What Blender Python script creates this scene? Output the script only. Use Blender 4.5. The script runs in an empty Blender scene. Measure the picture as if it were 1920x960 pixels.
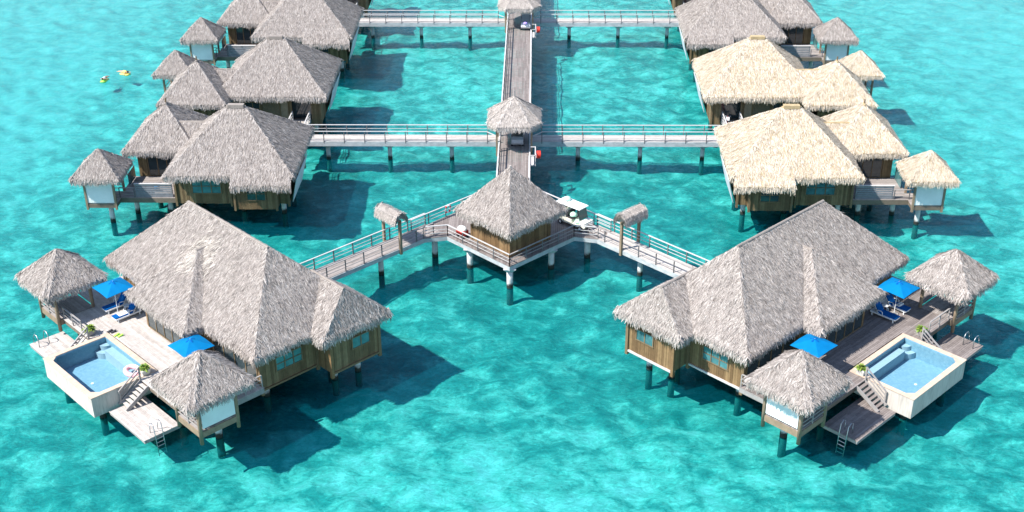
import bpy, math, random
import numpy as np
from mathutils import Vector, Matrix

random.seed(7)
rng = np.random.default_rng(11)
sc = bpy.context.scene
COL = sc.collection
R = math.radians

# ------------------------------------------------------------------ camera
cam_d = bpy.data.cameras.new('camera')
cam = bpy.data.objects.new('camera', cam_d)
COL.objects.link(cam)
sc.camera = cam
cam_d.sensor_width = 36.0
cam_d.lens = 36.0 * 2350.0 / 1920.0
cam_d.clip_start = 0.5
cam_d.clip_end = 6000.0
PITCH, YAW, ROLL = R(28.0), R(1.17), 0.006
fw = Vector((-math.sin(YAW) * math.cos(PITCH), math.cos(YAW) * math.cos(PITCH), -math.sin(PITCH)))
rt = Vector((math.cos(YAW), math.sin(YAW), 0))
up = rt.cross(fw)
rt2 = rt * math.cos(ROLL) - up * math.sin(ROLL)
up2 = up * math.cos(ROLL) + rt * math.sin(ROLL)
M = Matrix((rt2, up2, -fw)).transposed().to_4x4()
M.translation = (1.95, 0.0, 48.8)
cam.matrix_world = M

# ------------------------------------------------------------------ sky and sun
SUN_EL, SUN_AZ = R(50.5), R(26.0)                # azimuth: degrees south of due west (-X)
sdir = Vector((-math.cos(SUN_AZ) * math.cos(SUN_EL), -math.sin(SUN_AZ) * math.cos(SUN_EL), math.sin(SUN_EL)))
world = bpy.data.worlds.new('World')
sc.world = world
world.use_nodes = True
wn = world.node_tree
bg = wn.nodes['Background']
sky = wn.nodes.new('ShaderNodeTexSky')
sky.sky_type = 'NISHITA'
sky.sun_disc = False
sky.sun_elevation = SUN_EL
sky.sun_rotation = math.atan2(sdir.x, sdir.y)
sky.altitude = 0.0
sky.air_density = 1.0
sky.dust_density = 0.3
sky.ozone_density = 1.0
wn.links.new(sky.outputs[0], bg.inputs[0])
bg.inputs[1].default_value = 0.15
sun_d = bpy.data.lights.new('sun', 'SUN')
sun_d.energy = 5.0
sun_d.angle = R(0.55)
sun_d.color = (1.0, 0.955, 0.89)
sun = bpy.data.objects.new('sun', sun_d)
COL.objects.link(sun)
sun.rotation_euler = (-sdir).to_track_quat('-Z', 'Y').to_euler()
sun.location = (0, 0, 120)

vs = sc.view_settings
vs.view_transform = 'Standard'
vs.look = 'None'
vs.gamma = 1.0
vs.exposure = 0.86
vs.use_curve_mapping = False
sc.render.engine = 'CYCLES'
cy = sc.cycles
cy.max_bounces = 8
cy.diffuse_bounces = 3
cy.glossy_bounces = 3
cy.transmission_bounces = 4
cy.transparent_max_bounces = 12
cy.volume_bounces = 0
cy.caustics_reflective = False
cy.caustics_refractive = False
cy.use_denoising = True

# ------------------------------------------------------------------ materials
class NT:
    def __init__(s, name):
        s.m = bpy.data.materials.new(name)
        s.m.use_nodes = True
        s.t = s.m.node_tree
        s.t.nodes.clear()
        s.out = s.n('ShaderNodeOutputMaterial')
    def n(s, typ, **kw):
        nd = s.t.nodes.new(typ)
        for k, v in kw.items():
            setattr(nd, k, v)
        return nd
    def l(s, a, b):
        s.t.links.new(a, b)
    def pos(s, scale=(1, 1, 1), rot=(0, 0, 0), loc=(0, 0, 0)):
        g = s.n('ShaderNodeNewGeometry')
        mp = s.n('ShaderNodeMapping')
        mp.inputs['Scale'].default_value = scale
        mp.inputs['Rotation'].default_value = rot
        mp.inputs['Location'].default_value = loc
        s.l(g.outputs['Position'], mp.inputs['Vector'])
        return mp.outputs[0]
    def noise(s, vec, scale, detail=4, rough=0.55, dist=0.0):
        nd = s.n('ShaderNodeTexNoise')
        nd.inputs['Scale'].default_value = scale
        nd.inputs['Detail'].default_value = detail
        nd.inputs['Roughness'].default_value = rough
        nd.inputs['Distortion'].default_value = dist
        s.l(vec, nd.inputs['Vector'])
        return nd.outputs['Fac']
    def ramp(s, fac, stops):
        nd = s.n('ShaderNodeValToRGB')
        e = nd.color_ramp.elements
        while len(e) < len(stops):
            e.new(0.5)
        for i, (p, c) in enumerate(stops):
            e[i].position = p
            e[i].color = (c[0], c[1], c[2], 1) if not isinstance(c, (int, float)) else (c, c, c, 1)
        s.l(fac, nd.inputs[0])
        return nd.outputs[0]
    def mix(s, fac, a, b, blend='MIX'):
        nd = s.n('ShaderNodeMix', data_type='RGBA', blend_type=blend)
        for sock, v in ((nd.inputs[0], fac), (nd.inputs[6], a), (nd.inputs[7], b)):
            if isinstance(v, (int, float)):
                sock.default_value = v
            elif isinstance(v, tuple):
                sock.default_value = (v[0], v[1], v[2], 1)
            else:
                s.l(v, sock)
        return nd.outputs[2]
    def math(s, op, a, b=0.0):
        nd = s.n('ShaderNodeMath', operation=op)
        for sock, v in ((nd.inputs[0], a), (nd.inputs[1], b)):
            if isinstance(v, (int, float)):
                sock.default_value = v
            else:
                s.l(v, sock)
        return nd.outputs[0]
    def island(s):
        return s.n('ShaderNodeNewGeometry').outputs['Random Per Island']
    def bump(s, h, strength, dist=0.02, normal=None):
        nd = s.n('ShaderNodeBump')
        nd.inputs['Strength'].default_value = strength
        nd.inputs['Distance'].default_value = dist
        s.l(h, nd.inputs['Height'])
        if normal is not None:
            s.l(normal, nd.inputs['Normal'])
        return nd.outputs[0]
    def princ(s, col, rough=0.8, spec=0.3, metal=0.0, normal=None):
        p = s.n('ShaderNodeBsdfPrincipled')
        if isinstance(col, tuple):
            p.inputs['Base Color'].default_value = (col[0], col[1], col[2], 1)
        else:
            s.l(col, p.inputs['Base Color'])
        if isinstance(rough, (int, float)):
            p.inputs['Roughness'].default_value = rough
        else:
            s.l(rough, p.inputs['Roughness'])
        p.inputs['Specular IOR Level'].default_value = spec
        p.inputs['Metallic'].default_value = metal
        if normal is not None:
            s.l(normal, p.inputs['Normal'])
        s.l(p.outputs[0], s.out.inputs['Surface'])
        return p

MAT = {}

def plain(name, col, var=0.12, scale=3.0, rough=0.7, spec=0.3, metal=0.0, bump=0.0):
    t = NT(name)
    f = t.noise(t.pos(), scale, 5)
    dark = tuple(c * (1 - var) for c in col)
    light = tuple(min(1, c * (1 + var)) for c in col)
    c = t.ramp(f, [(0.3, dark), (0.7, light)])
    nrm = t.bump(f, bump, 0.02) if bump else None
    t.princ(c, rough, spec, metal, nrm)
    MAT[name] = t.m
    return t.m

def thatch_mat(name, stops, patch_col, patch=0.35):
    t = NT(name)
    isl = t.island()
    c = t.ramp(isl, stops)
    big = t.noise(t.pos(), 0.55, 5, 0.6)
    bf = t.ramp(big, [(0.42, 0.0), (0.72, patch)])
    c = t.mix(bf, c, patch_col)
    blot = t.noise(t.pos((1, 1, 0.6)), 2.4, 4, 0.6)
    c = t.mix(1.0, c, t.ramp(blot, [(0.30, 0.78), (0.5, 0.98), (0.72, 1.09)]), 'MULTIPLY')
    fine = t.noise(t.pos(), 14.0, 3)
    fr = t.ramp(fine, [(0.3, 0.82), (0.7, 1.1)])
    c = t.mix(1.0, c, fr, 'MULTIPLY')
    t.princ(c, 0.95, 0.1)
    MAT[name] = t.m

thatch_mat('thatch_grey', [(0.0, (0.13, 0.108, 0.095)), (0.12, (0.265, 0.228, 0.205)), (0.4, (0.38, 0.336, 0.305)), (0.8, (0.455, 0.408, 0.372)), (1.0, (0.61, 0.552, 0.507))], (0.345, 0.297, 0.272))
thatch_mat('thatch_cream', [(0.0, (0.30, 0.22, 0.14)), (0.14, (0.50, 0.41, 0.305)), (0.5, (0.62, 0.53, 0.42)), (1.0, (0.78, 0.695, 0.585))], (0.52, 0.42, 0.30), 0.4)
thatch_mat('thatch_pale', [(0.0, (0.20, 0.17, 0.15)), (0.12, (0.36, 0.32, 0.285)), (0.5, (0.50, 0.45, 0.41)), (1.0, (0.68, 0.62, 0.57))], (0.42, 0.37, 0.335))
thatch_mat('thatch_bleached', [(0.0, (0.44, 0.385, 0.33)), (0.5, (0.54, 0.485, 0.43)), (1.0, (0.66, 0.61, 0.55))], (0.44, 0.39, 0.345))
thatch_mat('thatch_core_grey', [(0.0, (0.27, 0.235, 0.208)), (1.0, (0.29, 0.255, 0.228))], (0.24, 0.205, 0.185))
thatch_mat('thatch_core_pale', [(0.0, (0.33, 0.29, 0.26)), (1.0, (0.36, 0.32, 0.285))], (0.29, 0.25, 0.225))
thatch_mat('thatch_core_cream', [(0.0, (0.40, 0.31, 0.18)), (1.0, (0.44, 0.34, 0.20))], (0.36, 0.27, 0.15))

def wood_mat(name, c0, c1, c2, isl_amt=1.0, rough=0.85):
    t = NT(name)
    c = t.ramp(t.island(), [(0.0, c0), (0.5, c1), (1.0, c2)])
    g = t.noise(t.pos((1, 1, 1)), 2.3, 6, 0.65)
    fr = t.ramp(g, [(0.25, 0.74), (0.75, 1.14)])
    c = t.mix(1.0, c, fr, 'MULTIPLY')
    s = t.noise(t.pos((6, 6, 1.0)), 5.0, 4)
    c = t.mix(1.0, c, t.ramp(s, [(0.3, 0.88), (0.7, 1.08)]), 'MULTIPLY')
    t.princ(c, rough, 0.2, 0.0, t.bump(s, 0.3, 0.01))
    MAT[name] = t.m

wood_mat('deck_pale', (0.40, 0.36, 0.33), (0.47, 0.427, 0.395), (0.54, 0.495, 0.46))
wood_mat('deck_grey', (0.175, 0.148, 0.138), (0.215, 0.184, 0.172), (0.265, 0.23, 0.216))
wood_mat('deck_mid', (0.24, 0.212, 0.197), (0.30, 0.265, 0.248), (0.36, 0.32, 0.30))
wood_mat('wall_board', (0.12, 0.080, 0.043), (0.17, 0.115, 0.061), (0.23, 0.162, 0.088))
wood_mat('wall_gold_sunlit', (0.135, 0.082, 0.040), (0.19, 0.118, 0.058), (0.26, 0.168, 0.084))  # golden copy of the wall boards, sunlit look put into the colour
wood_mat('frame_wood', (0.15, 0.105, 0.06), (0.18, 0.125, 0.07), (0.22, 0.155, 0.09))
wood_mat('rail_grey', (0.25, 0.235, 0.225), (0.30, 0.28, 0.27), (0.36, 0.34, 0.33))
wood_mat('post_wood', (0.20, 0.15, 0.10), (0.25, 0.19, 0.13), (0.30, 0.23, 0.16))
wood_mat('slat_grey', (0.16, 0.165, 0.18), (0.21, 0.215, 0.235), (0.27, 0.275, 0.295))
wood_mat('beam_dark', (0.13, 0.105, 0.08), (0.16, 0.13, 0.10), (0.20, 0.165, 0.13))
plain('rail_white', (0.48, 0.465, 0.455), 0.06, 4, 0.6)
plain('post_dark', (0.12, 0.118, 0.125), 0.15, 6, 0.6)
plain('white_paint', (0.78, 0.78, 0.76), 0.05, 3, 0.5)
plain('panel_white', (0.70, 0.72, 0.71), 0.06, 1.2, 0.75)
plain('panel_pale', (0.52, 0.55, 0.57), 0.08, 1.0, 0.8)
t = NT('render_wall')
n1 = t.noise(t.pos(), 1.1, 5)
n2 = t.noise(t.pos((4.0, 4.0, 0.35)), 2.2, 5, 0.6)
c = t.ramp(n1, [(0.3, (0.46, 0.415, 0.37)), (0.7, (0.54, 0.495, 0.45))])
c = t.mix(1.0, c, t.ramp(n2, [(0.30, 0.74), (0.5, 0.98), (0.7, 1.04)]), 'MULTIPLY')
t.princ(c, 0.9, 0.2, 0, t.bump(n1, 0.2, 0.02))
MAT['render_wall'] = t.m
plain('coping', (0.50, 0.385, 0.30), 0.12, 2.2, 0.8)
plain('blue_fabric', (0.0, 0.085, 0.30), 0.12, 2.5, 0.8, 0.1)
plain('blue_canopy', (0.0, 0.15, 0.36), 0.08, 2.0, 0.8, 0.1)
plain('steel', (0.42, 0.44, 0.46), 0.05, 6, 0.42, 0.5, 1.0)
plain('black_rubber', (0.025, 0.025, 0.027), 0.2, 8, 0.8)
plain('dark_seat', (0.035, 0.035, 0.04), 0.2, 8, 0.6)
plain('glass_dark', (0.03, 0.045, 0.05), 0.3, 1.5, 0.08, 0.8)
plain('glass_teal', (0.06, 0.16, 0.17), 0.4, 1.2, 0.10, 0.8)
plain('red_paint', (0.62, 0.045, 0.03), 0.12, 4, 0.45)
plain('mint_cloth', (0.45, 0.72, 0.60), 0.12, 4, 0.9)
plain('cream_paint', (0.72, 0.70, 0.60), 0.05, 3, 0.4)
plain('purple_cloth', (0.36, 0.28, 0.66), 0.15, 5, 0.9)
plain('pot_grey', (0.36, 0.34, 0.32), 0.15, 5, 0.85)
plain('pot_white', (0.62, 0.60, 0.56), 0.1, 5, 0.85)
plain('pink_vinyl', (0.80, 0.42, 0.44), 0.12, 3, 0.35)
plain('white_vinyl', (0.80, 0.78, 0.78), 0.05, 3, 0.35)
plain('lime_vinyl', (0.38, 0.74, 0.10), 0.10, 3, 0.4)
plain('yellow_vinyl', (0.80, 0.66, 0.16), 0.10, 3, 0.4)
plain('skin', (0.50, 0.30, 0.20), 0.08, 8, 0.6)
plain('hair_dark', (0.02, 0.016, 0.014), 0.2, 20, 0.7)
plain('shirt_white', (0.75, 0.75, 0.74), 0.06, 6, 0.9)
plain('coral_rock', (0.50, 0.36, 0.20), 0.45, 2.5, 0.95, bump=0.6)
plain('soil', (0.06, 0.04, 0.03), 0.3, 8, 0.95)
plain('clip_grey', (0.45, 0.47, 0.48), 0.1, 3, 0.6)

t = NT('leaf')
c = t.ramp(t.island(), [(0.0, (0.06, 0.13, 0.02)), (0.5, (0.16, 0.26, 0.04)), (1.0, (0.34, 0.40, 0.07))])
t.princ(c, 0.6, 0.3)
MAT['leaf'] = t.m

t = NT('wicker')
br = t.n('ShaderNodeTexWave', wave_type='BANDS', bands_direction='DIAGONAL')
br.inputs['Scale'].default_value = 7.0
br.inputs['Distortion'].default_value = 1.5
t.l(t.pos(), br.inputs['Vector'])
c = t.ramp(br.outputs['Fac'], [(0.2, (0.09, 0.07, 0.045)), (0.8, (0.21, 0.165, 0.11))])
t.princ(c, 0.9, 0.1, 0, t.bump(br.outputs['Fac'], 0.6, 0.02))
MAT['wicker'] = t.m

t = NT('pile_concrete')
g = t.n('ShaderNodeNewGeometry')
sx = t.n('ShaderNodeSeparateXYZ')
t.l(g.outputs['Position'], sx.inputs[0])
nz = t.noise(t.pos(), 3.0, 5)
zz = t.math('ADD', sx.outputs['Z'], t.math('MULTIPLY', nz, 0.5))
dry = t.ramp(nz, [(0.3, (0.42, 0.43, 0.43)), (0.7, (0.60, 0.60, 0.59))])
zf = t.math('MULTIPLY_ADD', zz, 4.0)
zf.node.inputs[2].default_value = -2.0
wetf = t.ramp(zf, [(0.0, 0.0), (1.0, 1.0)])
sub = t.math('GREATER_THAN', sx.outputs['Z'], -0.12)
low = t.mix(sub, (0.042, 0.125, 0.118), (0.028, 0.030, 0.026))  # wet band is dark; submerged tone painted to imitate reflections and water haze
t.princ(t.mix(wetf, low, dry), 0.85, 0.2, 0, t.bump(nz, 0.4, 0.02))
MAT['pile_concrete'] = t.m

t = NT('beam_concrete')
nz = t.noise(t.pos((1, 1, 2)), 1.6, 6, 0.65)
t.princ(t.ramp(nz, [(0.25, (0.26, 0.28, 0.29)), (0.55, (0.42, 0.44, 0.45)), (0.8, (0.52, 0.535, 0.54))]), 0.9, 0.2)
MAT['beam_concrete'] = t.m

t = NT('pool_tile')
vo = t.n('ShaderNodeTexVoronoi')
vo.inputs['Scale'].default_value = 7.0
t.l(t.pos(), vo.inputs['Vector'])
sp = t.n('ShaderNodeSeparateXYZ')
t.l(vo.outputs['Color'], sp.inputs[0])
c = t.ramp(sp.outputs[0], [(0.0, (0.15, 0.31, 0.42)), (0.5, (0.17, 0.335, 0.44)), (1.0, (0.20, 0.37, 0.47))])
t.princ(c, 0.4, 0.4)
MAT['pool_tile'] = t.m
plain('pool_step', (0.30, 0.44, 0.52), 0.06, 4, 0.5)

def water_mat(name, tint, rough, bumps, absorb=None, ior=1.33):
    t = NT(name)
    nrm = None
    for (scale, rot, ns, detail, strength, dist) in bumps:
        h = t.noise(t.pos(scale, (0, 0, rot)), ns, detail, 0.6, 0.4)
        nrm = t.bump(h, strength, dist, nrm)
    fr = t.n('ShaderNodeFresnel')
    fr.inputs['IOR'].default_value = ior
    gl = t.n('ShaderNodeBsdfGlossy')
    gl.inputs['Roughness'].default_value = rough
    tr = t.n('ShaderNodeBsdfTransparent')
    tr.inputs['Color'].default_value = (*tint, 1)
    if nrm is not None:
        t.l(nrm, fr.inputs['Normal'])
        t.l(nrm, gl.inputs['Normal'])
    ms = t.n('ShaderNodeMixShader')
    t.l(fr.outputs[0], ms.inputs[0])
    body = tr.outputs[0]
    if absorb:                       # light scattered back by the water itself
        df = t.n('ShaderNodeBsdfDiffuse')
        df.inputs['Color'].default_value = (*absorb[0], 1)
        mb_ = t.n('ShaderNodeMixShader')
        mb_.inputs[0].default_value = absorb[1]
        t.l(tr.outputs[0], mb_.inputs[1])
        t.l(df.outputs[0], mb_.inputs[2])
        body = mb_.outputs[0]
    t.l(body, ms.inputs[1])
    t.l(gl.outputs[0], ms.inputs[2])
    t.l(ms.outputs[0], t.out.inputs['Surface'])
    MAT[name] = t.m

water_mat('sea_water', (0.36, 0.90, 0.895), 0.10,
          [((0.6, 1.1, 1), R(8), 0.9, 3, 0.10, 0.4), ((0.7, 2.2, 1), R(-10), 3.0, 4, 0.30, 0.12)],
          ((0.0, 0.30, 0.42), 0.07), 1.17)
water_mat('pool_water', (0.93, 0.985, 1.0), 0.03, [((1, 1, 1), 0, 1.6, 3, 0.25, 0.08)])

t = NT('sand_bed')
p1 = t.pos((1, 1.0, 1))
big = t.noise(p1, 0.05, 5, 0.6, 0.4)
mid = t.noise(t.pos((1, 1.25, 1)), 0.42, 8, 0.66, 0.4)
fin = t.noise(t.pos((0.85, 1.5, 1)), 2.2, 8, 0.74, 1.1)  # warped bright wisps painted in, imitating caustic light and refraction wobble
sepx = t.n('ShaderNodeSeparateXYZ')
t.l(t.pos(), sepx.inputs[0])
# paler bed: far out on both sides, and near the front centre; darker bed between the villas
def lin(v, k_, o_, lo=0.0, hi=1.0):
    m_ = t.math('MULTIPLY_ADD', v, k_)
    m_.node.inputs[2].default_value = o_
    return t.math('MINIMUM', t.math('MAXIMUM', m_, lo), hi)
ax = t.math('ABSOLUTE', sepx.outputs['X'])
outer = t.math('MULTIPLY', lin(ax, 0.05, -1.7), lin(sepx.outputs['Y'], 0.03, -2.4))
front = t.math('MULTIPLY', lin(ax, -0.10, 2.3), lin(sepx.outputs['Y'], -0.10, 7.4, -0.2))
rear = t.math('MULTIPLY', lin(ax, -0.05, 1.3), lin(sepx.outputs['Y'], 0.03, -3.3, 0.0, .6))
patch = t.math('MULTIPLY', t.math('SUBTRACT', big, 0.5), 2.0)
flat = t.math('ADD', t.math('ADD', t.math('MULTIPLY', outer, 0.8), front), t.math('ADD', rear, patch))
midx = t.math('ADD', mid, t.math('MULTIPLY', flat, 0.13))
midx = t.math('ADD', midx, -0.008)
c = t.ramp(midx, [(0.35, (0.04, 0.175, 0.165)), (0.49, (0.10, 0.27, 0.25)), (0.60, (0.29, 0.44, 0.40)), (0.74, (0.50, 0.55, 0.545))])
fr = t.ramp(fin, [(0.30, 0.55), (0.47, 0.90), (0.57, 1.10), (0.70, 1.6)])
c = t.mix(t.math('MULTIPLY', outer, 0.62), c, (0.36, 0.41, 0.425))       # evened to one pale tone far out
fr = t.mix(t.math('MULTIPLY', outer, 0.65), fr, (1.0, 1.0, 1.0))
c = t.mix(1.0, c, fr, 'MULTIPLY')
t.princ(c, 0.95, 0.05, 0, t.bump(fin, 0.5, 0.2))
MAT['sand_bed'] = t.m

# ------------------------------------------------------------------ mesh helpers
class Frame:
    """maps local (a, b, z) to world; may mirror"""
    def __init__(s, o=(0, 0), ea=(1, 0), eb=(0, 1)):
        s.o, s.ea, s.eb = o, ea, eb
        s.flip = (ea[0] * eb[1] - ea[1] * eb[0]) < 0
    def p(s, q):
        a, b, z = q
        return Vector((s.o[0] + a * s.ea[0] + b * s.eb[0], s.o[1] + a * s.ea[1] + b * s.eb[1], z))
    def arr(s, A):
        A = np.asarray(A, float)
        out = np.empty_like(A)
        out[:, 0] = s.o[0] + A[:, 0] * s.ea[0] + A[:, 1] * s.eb[0]
        out[:, 1] = s.o[1] + A[:, 0] * s.ea[1] + A[:, 1] * s.eb[1]
        out[:, 2] = A[:, 2]
        return out

WORLD = Frame()
ROOT_LOC = {}

def thing(name, label, cat, loc, group=None):
    o = bpy.data.objects.new(name, None)
    COL.objects.link(o)
    o.empty_display_size = 0.3
    o.location = loc
    o['label'] = label
    o['category'] = cat
    if group:
        o['group'] = group
    ROOT_LOC[o.name] = Vector(loc)
    return o

def tag(o, label, cat, group=None):
    o['label'] = label
    o['category'] = cat
    if group:
        o['group'] = group
    return o

def link_mesh(name, verts, faces, mat, parent, smooth=False):
    me = bpy.data.meshes.new(name)
    base = ROOT_LOC.get(parent.name, Vector((0, 0, 0))) if parent else Vector((0, 0, 0))
    V = np.asarray(verts, float) - np.array(base)
    me.from_pydata(V.tolist(), [], faces)
    if smooth:
        me.polygons.foreach_set('use_smooth', [True] * len(me.polygons))
    me.materials.append(MAT[mat] if isinstance(mat, str) else mat)
    me.update()
    o = bpy.data.objects.new(name, me)
    COL.objects.link(o)
    if parent:
        o.parent = parent
        ROOT_LOC[o.name] = base
    return o

class MB:
    def __init__(s):
        s.v, s.f = [], []
    def add(s, vs_, fs_):
        n = len(s.v)
        s.v += [tuple(q) for q in vs_]
        s.f += [tuple(i + n for i in f) for f in fs_]
        return s
    BF = [(0, 3, 2, 1), (4, 5, 6, 7), (0, 1, 5, 4), (1, 2, 6, 5), (2, 3, 7, 6), (3, 0, 4, 7)]
    def box(s, x0, x1, y0, y1, z0, z1):
        return s.add([(x0, y0, z0), (x1, y0, z0), (x1, y1, z0), (x0, y1, z0), (x0, y0, z1), (x1, y0, z1), (x1, y1, z1), (x0, y1, z1)], s.BF)
    def beam(s, p0, p1, w, h):
        p0, p1 = Vector(p0), Vector(p1)
        d = (p1 - p0).normalized()
        side = Vector((0, 0, 1)).cross(d)
        if side.length < 1e-4:
            side = Vector((1, 0, 0))
        side.normalize()
        upv = d.cross(side)
        vs_ = []
        for q in (p0, p1):
            for (i, j) in ((-1, -1), (1, -1), (1, 1), (-1, 1)):
                vs_.append(q + side * (w / 2 * i) + upv * (h / 2 * j))
        return s.add(vs_, [(0, 3, 2, 1), (4, 5, 6, 7), (0, 1, 5, 4), (1, 2, 6, 5), (2, 3, 7, 6), (3, 0, 4, 7)])
    def tube(s, pts, r, n=8, r1=None, cap=True, closed=False):
        pts = [Vector(q) for q in pts]
        m = len(pts)
        rings = []
        for i, q in enumerate(pts):
            if closed:
                d = pts[(i + 1) % m] - pts[i - 1]
            else:
                d = pts[min(i + 1, m - 1)] - pts[max(i - 1, 0)]
            d.normalize()
            ref = Vector((0, 0, 1)) if abs(d.z) < 0.9 else Vector((1, 0, 0))
            a = d.cross(ref).normalized()
            b = d.cross(a)
            rr = r if r1 is None else r + (r1 - r) * i / (m - 1)
            rings.append([q + (a * math.cos(2 * math.pi * k / n) + b * math.sin(2 * math.pi * k / n)) * rr for k in range(n)])
        vs_ = [v for rg in rings for v in rg]
        fs = []
        for i in range(m if closed else m - 1):
            j = (i + 1) % m
            for k in range(n):
                fs.append((i * n + k, i * n + (k + 1) % n, j * n + (k + 1) % n, j * n + k))
        if cap and not closed:
            fs.append(tuple(range(n - 1, -1, -1)))
            fs.append(tuple((m - 1) * n + k for k in range(n)))
        return s.add(vs_, fs)
    def lathe(s, prof, c=(0, 0, 0), n=16, sx=1.0, sy=1.0):
        vs_, fs = [], []
        for (r, z) in prof:
            for k in range(n):
                a = 2 * math.pi * k / n
                vs_.append((c[0] + r * sx * math.cos(a), c[1] + r * sy * math.sin(a), c[2] + z))
        for i in range(len(prof) - 1):
            for k in range(n):
                fs.append((i * n + k, i * n + (k + 1) % n, (i + 1) * n + (k + 1) % n, (i + 1) * n + k))
        fs.append(tuple(range(n - 1, -1, -1)))
        fs.append(tuple((len(prof) - 1) * n + k for k in range(n)))
        return s.add(vs_, fs)
    def prism(s, poly, z0, z1):
        n = len(poly)
        vs_ = [(x, y, z0) for x, y in poly] + [(x, y, z1) for x, y in poly]
        fs = [tuple(range(n - 1, -1, -1)), tuple(range(n, 2 * n))]
        fs += [(i, (i + 1) % n, n + (i + 1) % n, n + i) for i in range(n)]
        return s.add(vs_, fs)
    def build(s, name, mat, parent=None, fr=WORLD, smooth=False):
        V = fr.arr(s.v)
        F_ = [tuple(reversed(f)) for f in s.f] if fr.flip else s.f
        return link_mesh(name, V, F_, mat, parent, smooth)

def box(name, mat, parent, fr, *b):
    return MB().box(*b).build(name, mat, parent, fr)

def stuff(o):
    o['kind'] = 'stuff'
    return o

# ------------------------------------------------------------------ thatch
def tri_sample(poly, n):
    P = np.asarray(poly, float)
    tris = [(P[0], P[i], P[i + 1]) for i in range(1, len(P) - 1)]
    ar = np.array([np.linalg.norm(np.cross(b - a, c - a)) / 2 for a, b, c in tris])
    idx = rng.choice(len(tris), n, p=ar / ar.sum())
    A = np.array([t_[0] for t_ in tris])[idx]
    B = np.array([t_[1] for t_ in tris])[idx]
    C_ = np.array([t_[2] for t_ in tris])[idx]
    r1, r2 = np.sqrt(rng.random(n))[:, None], rng.random(n)[:, None]
    return A * (1 - r1) + B * r1 * (1 - r2) + C_ * r1 * r2

def poly_area(poly):
    P = np.asarray(poly, float)
    return sum(np.linalg.norm(np.cross(P[i] - P[0], P[i + 1] - P[0])) / 2 for i in range(1, len(P) - 1))

def newell(poly):
    P = np.asarray(poly, float)
    n = np.zeros(3)
    for i in range(len(P)):
        a, b = P[i], P[(i + 1) % len(P)]
        n += np.cross(a, b)
    n /= np.linalg.norm(n)
    return n if n[2] > 0 else -n

def hip(a0, a1, b0, b1, ze, axis, r0, r1, rc, zr):
    """hip roof faces; ridge along axis from r0 to r1 at cross coordinate rc"""
    if axis == 'a':
        A, B = (r0, rc, zr), (r1, rc, zr)
        c00, c10, c11, c01 = (a0, b0, ze), (a1, b0, ze), (a1, b1, ze), (a0, b1, ze)
        return [[c00, c10, B, A], [c11, c01, A, B], [c10, c11, B], [c01, c00, A]]
    A, B = (rc, r0, zr), (rc, r1, zr)
    c00, c10, c11, c01 = (a0, b0, ze), (a1, b0, ze), (a1, b1, ze), (a0, b1, ze)
    return [[c00, c10, A], [c10, c11, B, A], [c11, c01, B], [c01, c00, A, B]]

def cone(poly, ze, apex):
    n = len(poly)
    return [[(poly[i][0], poly[i][1], ze), (poly[(i + 1) % n][0], poly[(i + 1) % n][1], ze), apex] for i in range(n)]

def strands(P, D, N, L, Wd, lift1, lift2):
    """bent straw strips: P base, D down-slope dir, N normal"""
    S = np.cross(N, D)
    phi = rng.normal(0, 0.22, len(P))[:, None]
    S2 = S * np.cos(phi) + N * np.sin(phi)
    L, Wd = L[:, None], Wd[:, None]
    p0 = P + N * 0.015
    p1 = P + D * L * 0.55 + N * lift1[:, None]
    p2 = P + D * L + N * lift2[:, None]
    V = np.stack([p0 - S2 * Wd * .5, p0 + S2 * Wd * .5, p1 + S2 * Wd * .5, p1 - S2 * Wd * .5, p2 + S2 * Wd * .28, p2 - S2 * Wd * .28], 1)
    return V.reshape(-1, 3)

def flat_strands(P, D, N, L, Wd, l0, l2):
    S = np.cross(N, D)
    phi = rng.normal(0, 0.22, len(P))[:, None]
    S2 = S * np.cos(phi) + N * np.sin(phi)
    L, Wd = L[:, None], Wd[:, None]
    p0 = P + N * l0[:, None]
    p2 = P + D * L + N * l2[:, None]
    V = np.stack([p0 - S2 * Wd * .5, p0 + S2 * Wd * .5, p2 + S2 * Wd * .3, p2 - S2 * Wd * .3], 1)
    return V.reshape(-1, 3)

def strand_mesh(name, V6, V4, mat, parent, fr):
    V6 = V6.reshape(-1, 3)
    V4 = V4.reshape(-1, 3)
    V = fr.arr(np.concatenate([V6, V4]))
    n = len(V6) // 6
    base = np.array(ROOT_LOC.get(parent.name, Vector((0, 0, 0))))
    V = V - base
    me = bpy.data.meshes.new(name)
    me.vertices.add(len(V))
    me.vertices.foreach_set('co', V.astype(np.float32).ravel())
    k = np.arange(n)[:, None] * 6
    q = np.concatenate([k + np.array([[0, 1, 2, 3]]), k + np.array([[3, 2, 4, 5]])], 1).reshape(-1, 4)
    k4 = np.arange(len(V4) // 4)[:, None] * 4 + len(V6)
    q = np.concatenate([q, k4 + np.array([[0, 1, 2, 3]])])
    me.loops.add(q.size)
    me.loops.foreach_set('vertex_index', q.ravel().astype(np.int32))
    me.polygons.add(len(q))
    me.polygons.foreach_set('loop_start', (np.arange(len(q)) * 4).astype(np.int32))
    me.polygons.foreach_set('loop_total', np.full(len(q), 4, np.int32))
    me.materials.append(MAT[mat])
    me.update(calc_edges=True)
    o = bpy.data.objects.new(name, me)
    COL.objects.link(o)
    o.parent = parent
    return o

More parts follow.
